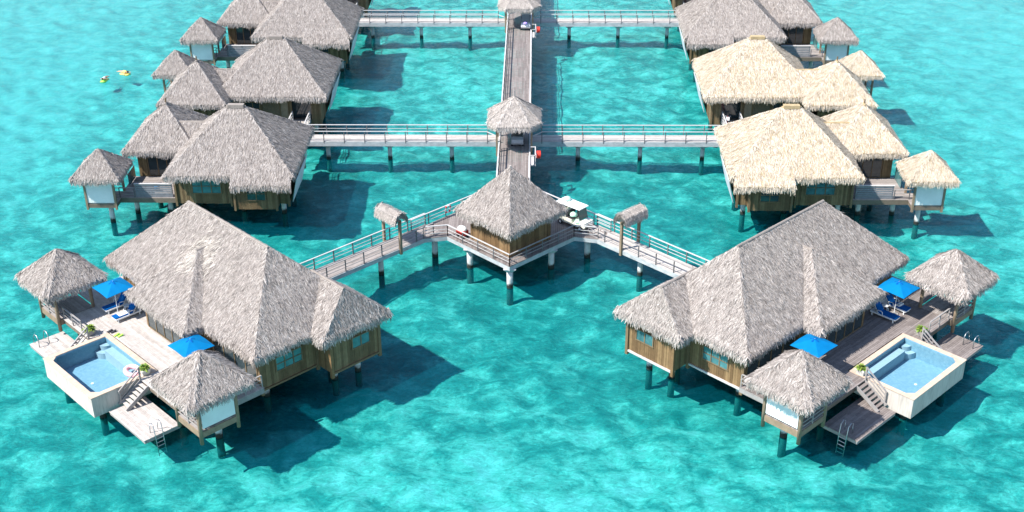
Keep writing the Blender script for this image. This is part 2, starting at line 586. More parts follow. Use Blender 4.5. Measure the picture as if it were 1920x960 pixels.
def thatch_roof(parent, fr, blocks, tone='grey', dens=34, thick=0.32, names=None, cap=True, scale=1.0):
    """blocks: list of face lists. each block -> part 'roof' with sub-parts thatch, ridge_cap"""
    planes = []
    for fs in blocks:
        pl = []
        for f in fs:
            n = newell(f)
            pl.append((n, float(np.dot(n, f[0]))))
        pts = np.array([q for f in fs for q in f])
        planes.append((pl, pts[:, 2].min(), pts[:, :2].min(0), pts[:, :2].max(0)))
    def height(bi, P):
        pl, ze, mn, mx = planes[bi]
        h = np.full(len(P), 1e9)
        for n, d in pl:
            if n[2] > 0.05:
                h = np.minimum(h, (d - n[0] * P[:, 0] - n[1] * P[:, 1]) / n[2])
        h[h < ze + 0.02] = -1e9
        h[(P[:, 0] < mn[0]) | (P[:, 0] > mx[0]) | (P[:, 1] < mn[1]) | (P[:, 1] > mx[1])] = -1e9
        return h
    parts = []
    for bi, fs in enumerate(blocks):
        # solid core
        vid, vs_ = {}, []
        def vi(q):
            k = tuple(round(c, 4) for c in q)
            if k not in vid:
                vid[k] = len(vs_)
                vs_.append(k)
            return vid[k]
        F_, edges = [], {}
        for f in fs:
            ids = [vi(q) for q in f]
            P = np.asarray(f, float)
            nn = np.zeros(3)
            for i in range(len(P)):
                nn += np.cross(P[i], P[(i + 1) % len(P)])
            if nn[2] < 0:
                ids = ids[::-1]
            F_.append(tuple(ids))
            for i in range(len(ids)):
                e = (ids[i], ids[(i + 1) % len(ids)])
                edges.setdefault(tuple(sorted(e)), []).append((e, len(F_) - 1))
        n0 = len(vs_)
        allv = list(vs_) + [(x, y, z - thick) for x, y, z in vs_]
        allf = list(F_) + [tuple(i + n0 for i in f[::-1]) for f in F_]
        bound, inner = [], []
        for k, uses in edges.items():
            if len(uses) == 1:
                (i, j), fi = uses[0]
                allf.append((j, i, i + n0, j + n0))
                bound.append((i, j, fi))
            else:
                inner.append((k[0], k[1], uses[0][1], uses[1][1]))
        mb = MB()
        mb.add(allv, allf)
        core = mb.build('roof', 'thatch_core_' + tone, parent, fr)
        parts.append(core)
        # strands
        VV, V4 = [np.zeros((0, 3))], [np.zeros((0, 3))]
        def emit(P, D, N, L, Wd, l1, l2, flat=False):
            keep = np.ones(len(P), bool)
            for bj in range(len(blocks)):
                if bj != bi:
                    keep &= ~(height(bj, P) > P[:, 2] + 0.06)
            if keep.any():
                if flat:
                    V4.append(flat_strands(P[keep], D[keep], N[keep], L[keep], Wd[keep], l1[keep], l2[keep]))
                    return
                VV.append(strands(P[keep], D[keep], N[keep], L[keep], Wd[keep], l1[keep], l2[keep]))
        fn, fd = [], []
        for f in fs:
            n = newell(f)
            dv = np.array([0, 0, -1.0])
            dv = dv - n * np.dot(dv, n)
            dv /= np.linalg.norm(dv) + 1e-9
            fn.append(n)
            fd.append(dv)
            cnt = int(poly_area(f) * dens * 7.0)
            if n[2] < 0.05 or cnt < 3:
                continue
            P = tri_sample(f, cnt)
            th = rng.normal(0, 0.24, cnt)[:, None]
            S = np.cross(n, dv)
            D = np.cos(th) * dv + np.sin(th) * S
            N = np.repeat(n[None], cnt, 0)
            L = rng.uniform(0.2, 0.5, cnt) * scale
            l2 = np.abs(rng.normal(0.03, 0.03, cnt)) * scale + .01
            emit(P - D * L[:, None] * .35, D, N, L, rng.uniform(0.012, 0.040, cnt) * scale, rng.uniform(0.0, .035, cnt), l2, True)
        for (i, j, fi) in bound:
            p, q = np.array(vs_[i]), np.array(vs_[j])
            ln = np.linalg.norm(q - p)
            if fn[fi][2] < 0.05:
                continue
            out = np.array([fn[fi][0], fn[fi][1], 0])
            out /= np.linalg.norm(out) + 1e-9
            e = (q - p) / ln
            # fringe only along eave-like edges (outward normal roughly perpendicular to the edge)
            for (back, drop, per, tilt) in ((0.35, 0.0, 60, 0.95), (0.12, 0.03, 75, 1.25), (0.0, 0.12, 75, 1.5), (-0.02, 0.22, 60, 1.7)):
                cnt = max(3, int(ln * per / max(scale, .6)))
                s = rng.random(cnt)[:, None]
                P = p + (q - p) * s - fd[fi] * back * 1.0 + np.array([0, 0, -drop])
                P += np.array([0, 0, -1]) * rng.uniform(0, .06, cnt)[:, None]
                ang = rng.normal(tilt, 0.16, cnt)
                ang = np.clip(ang, 0.6, 2.0)
                D = out * np.cos(ang)[:, None] + np.array([0, 0, -1.0]) * np.sin(ang)[:, None] + e * rng.normal(0, .22, cnt)[:, None]
                D /= np.linalg.norm(D, axis=1)[:, None]
                N = out * np.sin(ang)[:, None] + np.array([0, 0, 1.0]) * np.cos(ang)[:, None]
                N -= D * np.sum(N * D, 1)[:, None]
                N /= np.linalg.norm(N, axis=1)[:, None]
                L = (0.12 + 0.36 * rng.random(cnt) ** 1.6) * scale * (1 + .35 * np.sin(s[:, 0] * ln * 2.3 + bi) * np.sin(s[:, 0] * ln * .9 + 1.7))
                emit(P + out * 0.02, D, N, L, rng.uniform(0.018, 0.055, cnt) * scale, rng.uniform(0, .03, cnt), rng.uniform(0, .05, cnt))
        capm = MB()
        for (i, j, f0, f1) in inner:
            p, q = np.array(vs_[i]), np.array(vs_[j])
            ln = np.linalg.norm(q - p)
            if ln < 0.05:
                continue
            conv = np.dot(fn[f0] + fn[f1], np.array([0, 0, 1.0]))
            for (fi) in (f0, f1):
                cnt = int(ln * 44)
                s = rng.random(cnt)[:, None]
                nn = fn[f0] + fn[f1]
                nn /= np.linalg.norm(nn)
                P = p + (q - p) * s + nn * rng.uniform(0.0, .07, cnt)[:, None]
                th = rng.normal(0, 0.35, cnt)[:, None]
                S = np.cross(fn[fi], fd[fi])
                D = np.cos(th) * fd[fi] + np.sin(th) * S
                N = np.repeat(fn[fi][None], cnt, 0)
                L = rng.uniform(0.22, 0.5, cnt) * scale
                emit(P, D, N, L, rng.uniform(0.016, 0.052, cnt) * scale, rng.uniform(.02, .06, cnt), rng.uniform(0, .05, cnt))
            if abs(p[2] - q[2]) < 0.05 and cap:
                o_ = (q - p) / ln * 0.1
                capm.tube([p - o_ + (0, 0, .0), (p + q) / 2 + (0, 0, .02), q + o_], 0.11 * scale, 7)
        if len(VV) + len(V4) > 2:
            stuff(strand_mesh('thatch', np.concatenate(VV), np.concatenate(V4), 'thatch_' + tone, core, fr))
        if capm.v and cap:
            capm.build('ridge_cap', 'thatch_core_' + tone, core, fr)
    return parts

# ------------------------------------------------------------------ building helpers
def planks(parent, fr, a0, a1, b0, b1, z, mat, w=0.145, along='a', gap=0.012, th=0.05, name='planks', skip=None):
    mb = MB()
    lo, hi = (b0, b1) if along == 'a' else (a0, a1)
    s0, s1 = (a0, a1) if along == 'a' else (b0, b1)
    c = lo
    while c < hi - 0.02:
        c1 = min(c + w, hi)
        x = s0 - random.uniform(0, 2.0)
        while x < s1:
            ln = random.uniform(2.2, 4.2)
            xa, xb = max(x, s0), min(x + ln, s1) - 0.006
            x += ln
            if xb - xa < 0.05:
                continue
            dz = random.uniform(-0.006, 0.006)
            segs = [(xa, xb)]
            if skip:
                k0, k1, q0, q1 = skip      # hole in (s, c) space
                if c1 > q0 + 1e-3 and c < q1 - 1e-3:
                    segs = []
                    if xa < k0:
                        segs.append((xa, min(xb, k0)))
                    if xb > k1:
                        segs.append((max(xa, k1), xb))
            for (u, v) in segs:
                if along == 'a':
                    mb.box(u, v, c, c1 - gap, z - th + dz, z + dz)
                else:
                    mb.box(c, c1 - gap, u, v, z - th + dz, z + dz)
        c += w
    return stuff(mb.build(name, mat, parent, fr))

def board_wall(parent, fr, p0, p1, z0, z1, mat, name='wall', w=0.19, th=0.06):
    p0, p1 = Vector((*p0, 0)), Vector((*p1, 0))
    d = p1 - p0
    ln = d.length
    d.normalize()
    nrm = Vector((d.y, -d.x, 0))
    mb = MB()
    n = max(1, round(ln / w))
    for i in range(n):
        q0 = p0 + d * (ln * i / n + 0.006)
        q1 = p0 + d * (ln * (i + 1) / n - 0.006)
        o = nrm * random.uniform(-0.012, 0.012)
        h = th / 2
        dz = random.uniform(-.02, .02)
        vs_ = []
        for z in (z0 + dz, z1):
            for q, s in ((q0, 1), (q1, 1), (q1, -1), (q0, -1)):
                r = q + nrm * (h * s) + o
                vs_.append((r.x, r.y, z))
        mb.add(vs_, MB.BF)
    # backing sheet so gaps stay dark
    for s in (0,):
        a, b = p0 - nrm * 0.0, p1 - nrm * 0.0
        vs_ = []
        for z in (z0 + .03, z1 - .01):
            for q, k in ((a, .008), (b, .008), (b, -.008), (a, -.008)):
                r = q + nrm * k
                vs_.append((r.x, r.y, z))
        mb.add(vs_, MB.BF)
    return stuff(mb.build(name, mat, parent, fr))

def window(parent, fr, p0, p1, z0, z1, out, n=2, rows=1, glass='glass_teal', frame='frame_wood'):
    """framed window on the wall line p0->p1, offset outward along out (unit 2d)"""
    p0, p1, o2 = Vector((*p0, 0)), Vector((*p1, 0)), Vector((*out, 0))
    d = (p1 - p0)
    ln = d.length
    d.normalize()
    def slab(mb, s0, s1, za, zb, t0, t1):
        vs_ = []
        for z in (za, zb):
            for s, tt in ((s0, t0), (s1, t0), (s1, t1), (s0, t1)):
                q = p0 + d * s + o2 * tt
                vs_.append((q.x, q.y, z))
        mb.add(vs_, MB.BF)
    fm = MB()
    fwid = 0.075
    slab(fm, -fwid, ln + fwid, z0 - fwid, z0, .045, .10)
    slab(fm, -fwid, ln + fwid, z1, z1 + fwid, .045, .10)
    for i in range(n + 1):
        s = ln * i / n
        slab(fm, s - fwid / 2, s + fwid / 2, z0, z1, .043, .098)
    for r in range(1, rows):
        z = z0 + (z1 - z0) * r / rows
        for i in range(n):
            slab(fm, ln * i / n + fwid / 2, ln * (i + 1) / n - fwid / 2, z - .025, z + .025, .043, .092)
    w = fm.build('window', frame, parent, fr)
    for i in range(n):
        for r in range(rows):
            pm = MB()
            hh = (z1 - z0) / rows
            slab(pm, ln * i / n + fwid / 2, ln * (i + 1) / n - fwid / 2, z0 + hh * r + (.025 if r else 0), z0 + hh * (r + 1) - (.025 if r < rows - 1 else 0), .05, .062)
            pm.build('pane', glass, w, fr)
    return w

def pile(parent, fr, a, b, ztop, r=0.21, zbot=-2.4, cap=None):
    mb = MB()
    mb.lathe([(r * 1.12, zbot), (r * 1.05, -0.2), (r, 0.6), (r, ztop)], (a, b, 0), 12)
    o = mb.build('pile', 'pile_concrete', parent, fr, True)
    if cap:
        w0, w1 = cap
        MB().add([(a - w0, b - w1, ztop), (a + w0, b - w1, ztop), (a + w0, b + w1, ztop), (a - w0, b + w1, ztop),
                  (a - w0 * 1.9, b - w1 * 1.9, ztop + .32), (a + w0 * 1.9, b - w1 * 1.9, ztop + .32), (a + w0 * 1.9, b + w1 * 1.9, ztop + .32), (a - w0 * 1.9, b + w1 * 1.9, ztop + .32)],
                 MB.BF).build('pile_cap', 'beam_concrete', o, fr)
    return o

def railing(parent, fr, p0, p1, z, h=1.0, step=2.0, post='post_dark', rail='rail_white', mids=(0.33, 0.62), ends=(True, True), pw=.075):
    p0, p1 = Vector((*p0, 0)), Vector((*p1, 0))
    ln = (p1 - p0).length
    n = max(1, round(ln / step))
    for i in range(n + 1):
        if (i == 0 and not ends[0]) or (i == n and not ends[1]):
            continue
        q = p0 + (p1 - p0) * (i / n)
        box('post', post, parent, fr, q.x - pw / 2, q.x + pw / 2, q.y - pw / 2, q.y + pw / 2, z - .22, z + h - .03)
    MB().beam((p0.x, p0.y, z + h), (p1.x, p1.y, z + h), .11, .05).build('handrail', rail, parent, fr)
    for m in mids:
        MB().beam((p0.x, p0.y, z + h * m), (p1.x, p1.y, z + h * m), .035, .04).build('rail', rail, parent, fr)

def blob_leaves(mb, c, r, n, zs=1.0):
    for _ in range(n):
        az, el = random.uniform(0, 6.28), random.uniform(0.15, 1.45)
        d = Vector((math.cos(az) * math.cos(el), math.sin(az) * math.cos(el), math.sin(el) * zs))
        s = Vector((-math.sin(az), math.cos(az), 0)) * random.uniform(.03, .06)
        ln = r * random.uniform(.6, 1.15)
        b = Vector(c)
        m = b + d * ln * .6
        tip = b + d * ln + Vector((0, 0, -ln * .25))
        mb.add([b - s * .4, b + s * .4, m + s, tip, m - s], [(0, 1, 2, 4), (4, 2, 3)])

# ------------------------------------------------------------------ the sea
def grid_coords(lo, hi, step, far):
    c = list(np.arange(lo, hi + .01, step))
    return np.array([-far, -far * .4, lo - 60] + c + [hi + 60, far * .4, far])

gx = grid_coords(-80, 80, 0.5, 2500)
gy = np.array([-2500., -600, -60, -10, 20] + list(np.arange(48, 180.1, 0.5)) + [220, 320, 800, 2500])
X, Y = np.meshgrid(gx, gy)
Z = np.full_like(X, -1.5)
for k in range(22):
    wl = 6 + 30 * (k / 22) ** 2
    an = random.uniform(0, 6.28)
    Z += 0.012 * wl ** .75 * np.sin((X * math.cos(an) + Y * math.sin(an)) * 2 * math.pi / wl + random.uniform(0, 6.28)) * .35
for k in range(40):  # short relief added to the bed to make cast shadow edges waver
    wl = random.uniform(1.6, 4.5)
    an = random.uniform(0, 6.28)
    ph = random.uniform(0, 6.28)
    wob = 0.6 * np.sin(X * .31 + k) + 0.6 * np.sin(Y * .27 + 2 * k)
    Z += 0.022 * np.sin((X * math.cos(an) + Y * math.sin(an)) * 2 * math.pi / wl + ph + wob)
Z = np.clip(Z, -2.15, -0.95)
far = (np.abs(X) > 100) | (Y > 200) | (Y < 30)
Z[far] = -1.6
nx, ny = len(gx), len(gy)
verts = np.stack([X, Y, Z], -1).reshape(-1, 3)
faces = [(j * nx + i, j * nx + i + 1, (j + 1) * nx + i + 1, (j + 1) * nx + i) for j in range(ny - 1) for i in range(nx - 1)]
o = link_mesh('seabed', verts, faces, 'sand_bed', None, True)
o['kind'] = 'structure'
mb = MB().box(-2490, 2490, -2490, 2490, -4.0, 0.0)
o = mb.build('sea_water', 'sea_water')
o['kind'] = 'structure'

# ------------------------------------------------------------------ jetty, platform, bridges
DZ = 2.2
jet = thing('main_jetty', 'long grey plank jetty running straight away up the middle', 'jetty', (0, 100, 0))
planks(jet, WORLD, -1.38, 1.38, 98.9, 190, DZ, 'deck_grey', w=0.16, along='b')
for sx in (-1, 1):
    box('edge_beam', 'rail_white', jet, WORLD, *sorted((sx * 1.39, sx * 1.52)), 98.9, 190, DZ - .35, DZ + .12)
y = 104.0
k = 0
while y < 170:
    for sx in (-1, 1):
        pile(jet, WORLD, sx * 1.0, y, DZ - .68, .2, cap=(.22, .22))
    box('cross_beam', 'beam_concrete', jet, WORLD, -1.35, 1.35, y - .3, y + .3, DZ - .36, DZ - .06)
    y += 6.2
    k += 1
for sx in (-1, 1):
    for (ya, yb) in ((100.4, 109.0 if sx < 0 else 105.2), (114.4, 146.0 if sx < 0 else 142.3), (151.6, 188.0)):
        railing(jet, WORLD, (sx * 1.42, ya), (sx * 1.42, yb), DZ, 1.0, 1.9)
# white side landings beside the jetty
for yy in (106.4, 143.5):
    box('side_bracket', 'rail_white', jet, WORLD, 1.53, 1.85, yy - 1.0, yy + 1.0, DZ - .1, DZ)
    for k in (-1, 1):
        MB().beam((1.55, yy + k, DZ + .95), (2.0, yy + k, DZ + .95), .09, .06).build('bracket_arm', 'rail_white', jet)
        box('post', 'rail_white', jet, WORLD, 1.94, 2.02, yy + k - .04, yy + k + .04, DZ - .1, DZ + .98)
    MB().beam((1.98, yy - 1, DZ + .97), (1.98, yy + 1, DZ + .97), .09, .06).build('handrail', 'rail_white', jet)

plat = thing('junction_platform', 'diamond plank platform carrying the thatched cabin at the jetty end', 'platform', (0, 92, 0))
# platform boards clipped to the diamond polygon
poly = [(0, 85.85), (5.2, 91.05), (7.1, 90.62), (8.3, 91.9), (1.5, 98.75), (-1.5, 98.75), (-8.3, 91.9), (-7.1, 90.62), (-5.2, 91.05)]
mbp = MB()
mbp.prism(poly, DZ - .40, DZ - .055)
mbp.build('platform_frame', 'beam_concrete', plat)
def poly_span(poly, x):
    ys = []
    for i in range(len(poly)):
        (x0, y0), (x1, y1) = poly[i], poly[(i + 1) % len(poly)]
        if (x0 - x) * (x1 - x) < 0:
            ys.append(y0 + (y1 - y0) * (x - x0) / (x1 - x0))
    ys.sort()
    return ys
mbp = MB()
x = -8.25
while x < 8.2:
    a, b = x + .004, x + .152
    sa, sb = poly_span(poly, a + .001), poly_span(poly, b - .001)
    for i in range(0, min(len(sa), len(sb)) - 1, 2):
        dz = random.uniform(-.005, .005)
        vs_ = []
        for z in (DZ - .05 + dz, DZ + dz):
            vs_ += [(a, sa[i], z), (b, sb[i], z), (b, sb[i + 1], z), (a, sa[i + 1], z)]
        mbp.add(vs_, MB.BF)
    x += .16
stuff(mbp.build('planks', 'deck_grey', plat))
for (p, q) in (((0, 85.95), (5.15, 91.1)), ((0, 85.95), (-5.15, 91.1)), ((5.15, 91.1), (7.1, 90.72)), ((-5.15, 91.1), (-7.1, 90.72)),
               ((1.55, 98.65), (8.2, 91.95)), ((-1.55, 98.65), (-8.2, 91.95))):
    railing(plat, WORLD, p, q, DZ, 1.0, 1.85, rail='rail_grey' if q[0] * (1 if q[1] < 91.5 else -1) > 0 and p[1] < 86 else 'rail_white', ends=(True, True))
for (a, b) in ((0, 86.5), (-3.3, 89.8), (3.3, 89.8), (-6.3, 91.7), (6.3, 91.7), (0, 92.5), (-2.5, 96), (2.5, 96)):
    pile(plat, WORLD, a, b, DZ - .72, .25, cap=(.26, .26))

FL = Frame((0, 0), (1, 0), (0, 1))
def uvframe(sx, du=-69.0, dv=37.0):
    k = 1 / math.sqrt(2)
    o = ((du + dv) * k * sx, (dv - du) * k)
    return Frame(o, (k * sx, -k), (k * sx, k))
FV = {-1: uvframe(1, -69.0, 37.0), 1: uvframe(-1, -69.0, 37.6)}   # left villa, right villa
FW = {-1: uvframe(1, -69.0, 37.0), 1: uvframe(-1, -69.0, 37.0)}

for side, nm in ((-1, 'left'), (1, 'right')):
    fr = FW[side]
    w = thing('diagonal_walkway', f'narrow railed plank walkway slanting from the cabin platform to the {nm} front villa', 'walkway', fr.p((-1.05, 16, 0)), 'diagonal walkways')
    a0, a1 = -1.98, -0.12
    b1 = 23.85
    planks(w, fr, a0, a1, 8.6, b1, DZ, 'deck_pale' if side > 0 else 'deck_mid', w=.155, along='b')
    for a in (a0, a1):
        box('edge_beam', 'beam_concrete', w, fr, a - .06, a + .06, 8.6, b1 - .1, DZ - .42, DZ - .056)
    railing(w, fr, (a0, 8.8), (a0, b1), DZ, 1.0, 1.9)
    railing(w, fr, (a1, 8.8), (a1, b1 - .7), DZ, 1.0, 1.9, rail='rail_grey')
    for b in (12.2, 18.3):
        pile(w, fr, -1.05, b, DZ - .72, .22, cap=(.3, .24))
    # thatched gate over the walkway
    g = thing('gate_shelter', f'small thatched gate roof on two posts over the {nm} slanting walkway', 'gate', fr.p((-1.05, 19.6, 0)), 'thatched walkway gates')
    gb = 19.6 if side < 0 else 19.5
    for a in (a0 - .12, a1 + .12):
        box('post', 'post_wood', g, fr, a - .1, a + .1, gb - .1, gb + .1, DZ - .5, 4.75)
    MB().beam((a0 - .3, gb, 4.62), (a1 + .3, gb, 4.62), .12, .16).build('lintel', 'post_wood', g, fr)
    zr, zm, ze = 5.4, 5.22, 4.88
    faces_g = []
    for q in (-1, 1):
        lo, mi, hi_ = gb + q * .62, gb + q * .4, gb
        f1 = [(a0 - .38, lo, ze), (a1 + .38, lo, ze), (a1 + .38, mi, zm), (a0 - .38, mi, zm)]
        f2 = [(a0 - .38, mi, zm), (a1 + .38, mi, zm), (a1 + .38, hi_, zr), (a0 - .38, hi_, zr)]
        faces_g += [f1, f2]
    thatch_roof(g, fr, [faces_g], 'pale', dens=70, thick=.22, scale=.6, cap=False)

YB = {0: 111.8, 1: 149.1}
ROWLAB = {0: 'nearer', 1: 'farther'}
for row in (0, 1):
    for sx in (-1, 1):
        yb = YB[row]
        fr = Frame((0, yb), (sx, 0), (0, 1))
        side = 'left' if sx < 0 else 'right'
        br = thing('cross_bridge', f'{ROWLAB[row]} straight footbridge branching {side} off the main jetty', 'footbridge', (sx * 12, yb, 0), 'footbridges branching off the jetty')
        planks(br, fr, 1.55, 22.3, -.80, .80, DZ, 'deck_pale', w=.16, along='a')
        for b in (-.78, .78):
            box('side_beam', 'beam_concrete', br, fr, 1.6, 22.3, b - .09, b + .09, DZ - .52, DZ - .056)
        for a in (6.1, 12.1, 18.1):
            pile(br, fr, a, 0, DZ - .84, .21, cap=(.34, .3))
        railing(br, fr, (2.6, -.84), (22.2, -.84), DZ, 1.0, 1.96)
        railing(br, fr, (2.6, .84), (20.2, .84), DZ, 1.0, 1.96)
        MB().beam((2.6, -.84, DZ + .97), (1.75, -1.5, DZ + .85), .1, .055).build('flared_rail', 'rail_white', br, fr)
        MB().beam((2.6, .84, DZ + .97), (1.75, 1.5, DZ + .85), .1, .055).build('flared_rail', 'rail_white', br, fr)

# thatched shelters standing astride the jetty
for row in (0, 1):
    yc = 110.3 + 37.0 * row
    s = thing('jetty_shelter', 'pale thatched shelter astride the jetty at the %s crossing' % ROWLAB[row], 'shelter', (0, yc, DZ), 'thatched shelters astride the jetty')
    fr = Frame((0, yc), (1, 0), (0, 1))
    c = 2.45
    h = 1.55
    pol = [(-h, -2.9), (h, -2.9), (c, -1.7), (c, 1.7), (h, 2.9), (-h, 2.9), (-c, 1.7), (-c, -1.7)]
    thatch_roof(s, fr, [cone(pol, 5.1, (0, 0, 7.0))], 'pale', dens=40, thick=.28, scale=.8)
    for sx in (-1, 1):
        for b in (-1.9, 1.9):
            box('post', 'post_wood', s, fr, sx * 1.62 - .09, sx * 1.62 + .09, b - .09, b + .09, DZ - .4, 5.2)
        MB().beam((sx * 1.62, -2.1, 4.95), (sx * 1.62, 2.1, 4.95), .12, .18).build('wall_plate', 'post_wood', s, fr)
    for b in (-1.9, 1.9):
        MB().beam((-1.7, b, 5.1), (1.7, b, 5.1), .12, .16).build('tie_beam', 'post_wood', s, fr)
    MB().tube([(0, 0, 6.8), (0, 0.05, 7.6)], .07, 7, .05).build('finial', 'rail_grey', s, fr)

# ------------------------------------------------------------------ cabin on the platform
cb = thing('thatched_cabin', 'square timber cabin with steep pyramid thatch on the central platform', 'cabin', (0, 90.6, DZ))
k = 1 / math.sqrt(2)
fr = Frame((0, 90.55), (k, -k), (k, k))
hs = 2.22
for (p, q, m) in (((-hs, -hs), (hs, -hs), 'wall_gold_sunlit'), ((hs, -hs), (hs, hs), 'wall_board'), ((hs, hs), (-hs, hs), 'wall_board'), ((-hs, hs), (-hs, -hs), 'wall_gold_sunlit')):
    board_wall(cb, fr, p, q, DZ + .02, 5.25, 'wall_gold_sunlit', w=.17)
for a in (-hs, hs):
    for b in (-hs, hs):
        box('corner_post', 'wall_gold_sunlit', cb, fr, a - .08, a + .08, b - .08, b + .08, DZ, 4.9)
e = 3.1
thatch_roof(cb, fr, [cone([(-e, -e), (e, -e), (e, e), (-e, e)], 4.95, (0, 0, 8.55))], 'grey', dens=44, thick=.3)
MB().tube([(0, 0, 8.2), (0, 0, 8.72)], .16, 8, .1).build('finial', 'thatch_grey', cb, fr)

# ------------------------------------------------------------------ front villas with pools
def gazebo(fr, ca, cb_, label, panel_side, group):
    g = thing('gazebo', label, 'gazebo', fr.p((ca, cb_, 0)), group)
    f2 = Frame((fr.p((ca, cb_, 0)).x, fr.p((ca, cb_, 0)).y), fr.ea, fr.eb)
    e = 2.35
    pol = [(-e, -e + .25), (-e + .25, -e), (e - .25, -e), (e, -e + .25), (e, e - .25), (e - .25, e), (-e + .25, e), (-e, e - .25)]
    thatch_roof(g, f2, [cone(pol, 4.85, (0, 0, 6.95))], 'grey', dens=42, thick=.3)
    h = 1.36
    planks(g, f2, -h, h, -h, h, DZ, 'deck_mid')
    for a in (-h, h):
        for b in (-h, h):
            MB().lathe([(.13, 1.25), (.13, 4.75)], (a, b, 0), 9).build('post', 'post_wood', g, f2, True)
    sides = {'a-': ((-h, -h), (-h, h)), 'a+': ((h, -h), (h, h)), 'b-': ((-h, -h), (h, -h)), 'b+': ((-h, h), (h, h))}
    for key, (p, q) in sides.items():
        MB().beam((*p, DZ - .27), (*q, DZ - .27), .12, .42).build('edge_beam', 'post_wood', g, f2)
        if key in panel_side.get('open', ()):
            continue
        if key == panel_side.get('panel'):
            d = Vector((q[0] - p[0], q[1] - p[1], 0)).normalized() * .16
            out = Vector(((p[0] + q[0]) / 2, (p[1] + q[1]) / 2, 0)).normalized() * .03
            pm = MB()
            P0, P1 = Vector((*p, 0)) + d + out, Vector((*q, 0)) - d + out
            pm.beam((P0.x, P0.y, 3.15), (P1.x, P1.y, 3.15), .05, 1.6)
            pm.build('screen_panel', 'panel_white', g, f2)
        else:
            for zz in (DZ + .25, DZ + .55, DZ + .92):
                MB().beam((*p, zz), (*q, zz), .06, .07).build('rail', 'rail_grey', g, f2)
            m = ((p[0] + q[0]) / 2, (p[1] + q[1]) / 2)
            box('baluster', 'rail_grey', g, f2, m[0] - .04, m[0] + .04, m[1] - .04, m[1] + .04, DZ - .4, DZ + .96)
    for a, b in ((0.0, 0.0),):
        pile(g, f2, a - .2, b + .7, DZ - .3, .24)
    box('bench_seat', 'deck_mid', g, f2, -h + .15, h - .15, -h + .12, -h + .6, DZ + .38, DZ + .45)
    return g

def umbrella(fr, a, b, label, tilt=0.0):
    u = thing('parasol', label, 'parasol', fr.p((a, b, DZ)), 'square blue parasols on the villa decks')
    f2 = Frame((fr.p((a, b, 0)).x, fr.p((a, b, 0)).y), fr.ea, fr.eb)
    h = 1.12
    zt, ze = 4.95, 4.42
    mb = MB()
    c = [(-h, -h, ze), (h, -h, ze), (h, h, ze), (-h, h, ze)]
    mids = [(0, -h, ze + .06), (h, 0, ze + .06), (0, h, ze + .06), (-h, 0, ze + .06)]
    top = (0, 0, zt)
    vs_ = [top] + [x for i in range(4) for x in (c[i], mids[i])]
    fs = [(0, 1 + i, 1 + (i + 1) % 8) for i in range(8)]
    n = len(vs_)
    vs2 = vs_ + [(x, y, z - .02) for x, y, z in vs_]
    fs2 = fs + [tuple(j + n for j in f[::-1]) for f in fs] + [(1 + (i + 1) % 8, 1 + i, 1 + i + n, 1 + (i + 1) % 8 + n) for i in range(8)]
    mb.add(vs2, fs2)
    can = mb.build('canopy', 'blue_canopy', u, f2)
    MB().lathe([(.34, .0), (.34, .02), (.0, .14)], (0, 0, zt - .13), 4).build('vent_cap', 'blue_fabric', can, f2)
    MB().tube([(0, 0, DZ + .02), (0, 0, zt)], .03, 8).build('pole', 'white_paint', u, f2)
    MB().lathe([(.3, 0), (.3, .06), (.1, .1)], (0, 0, DZ + .005), 12).build('base', 'pot_grey', u, f2)
    for (x, y_) in ((-h, -h), (h, -h), (h, h), (-h, h)):
        MB().tube([(0, 0, zt - .03), (x * .98, y_ * .98, ze - .035)], .015, 5).build('rib', 'white_paint', u, f2)

def lounger(fr, a, b, label, rec=0.75):
    l_ = thing('sun_lounger', label, 'sun lounger', fr.p((a, b, DZ)), 'blue sun loungers on the villa decks')
    f2 = Frame((fr.p((a, b, 0)).x, fr.p((a, b, 0)).y), fr.ea, fr.eb)
    z = DZ + .28
    fm = MB()
    for x in (-.34, .34):
        fm.beam((x, -1.0, z), (x, 1.0, z), .06, .1)
    for y_ in (-1.0, -.2, .5, 1.0):
        fm.beam((-.31, y_, z), (.31, y_, z), .06, .08)
    fm.box(-.34, .34, -1.0, .98, z - .01, z + .035)
    fm.build('frame', 'white_paint', l_, f2)
    for x in (-.33, .33):
        for y_ in (-.85, .85):
            box('leg', 'white_paint', l_, f2, x - .035, x + .035, y_ - .035, y_ + .035, DZ + .004, z - .05)
    mb = MB()
    mb.box(-.31, .31, -1.02, .28, z + .04, z + .13)
    mb.build('seat_cushion', 'blue_fabric', l_, f2)
    MB().beam((0, .30, z + .09), (0, .30 + .72 * math.cos(rec), z + .09 + .72 * math.sin(rec)), .62, .1).build('back_cushion', 'blue_fabric', l_, f2)
    MB().beam((0, .33, z + .0), (0, .36 + .72 * math.cos(rec), z + .02 + .72 * math.sin(rec)), .66, .04).build('backrest', 'white_paint', l_, f2)
    for x in (-.38, .38):
        MB().tube([(x, .0, z), (x, .02, z + .28), (x, .12, z + .33), (x, .42, z + .3), (x, .5, z + .2)], .03, 6).build('armrest', 'white_paint', l_, f2, True)

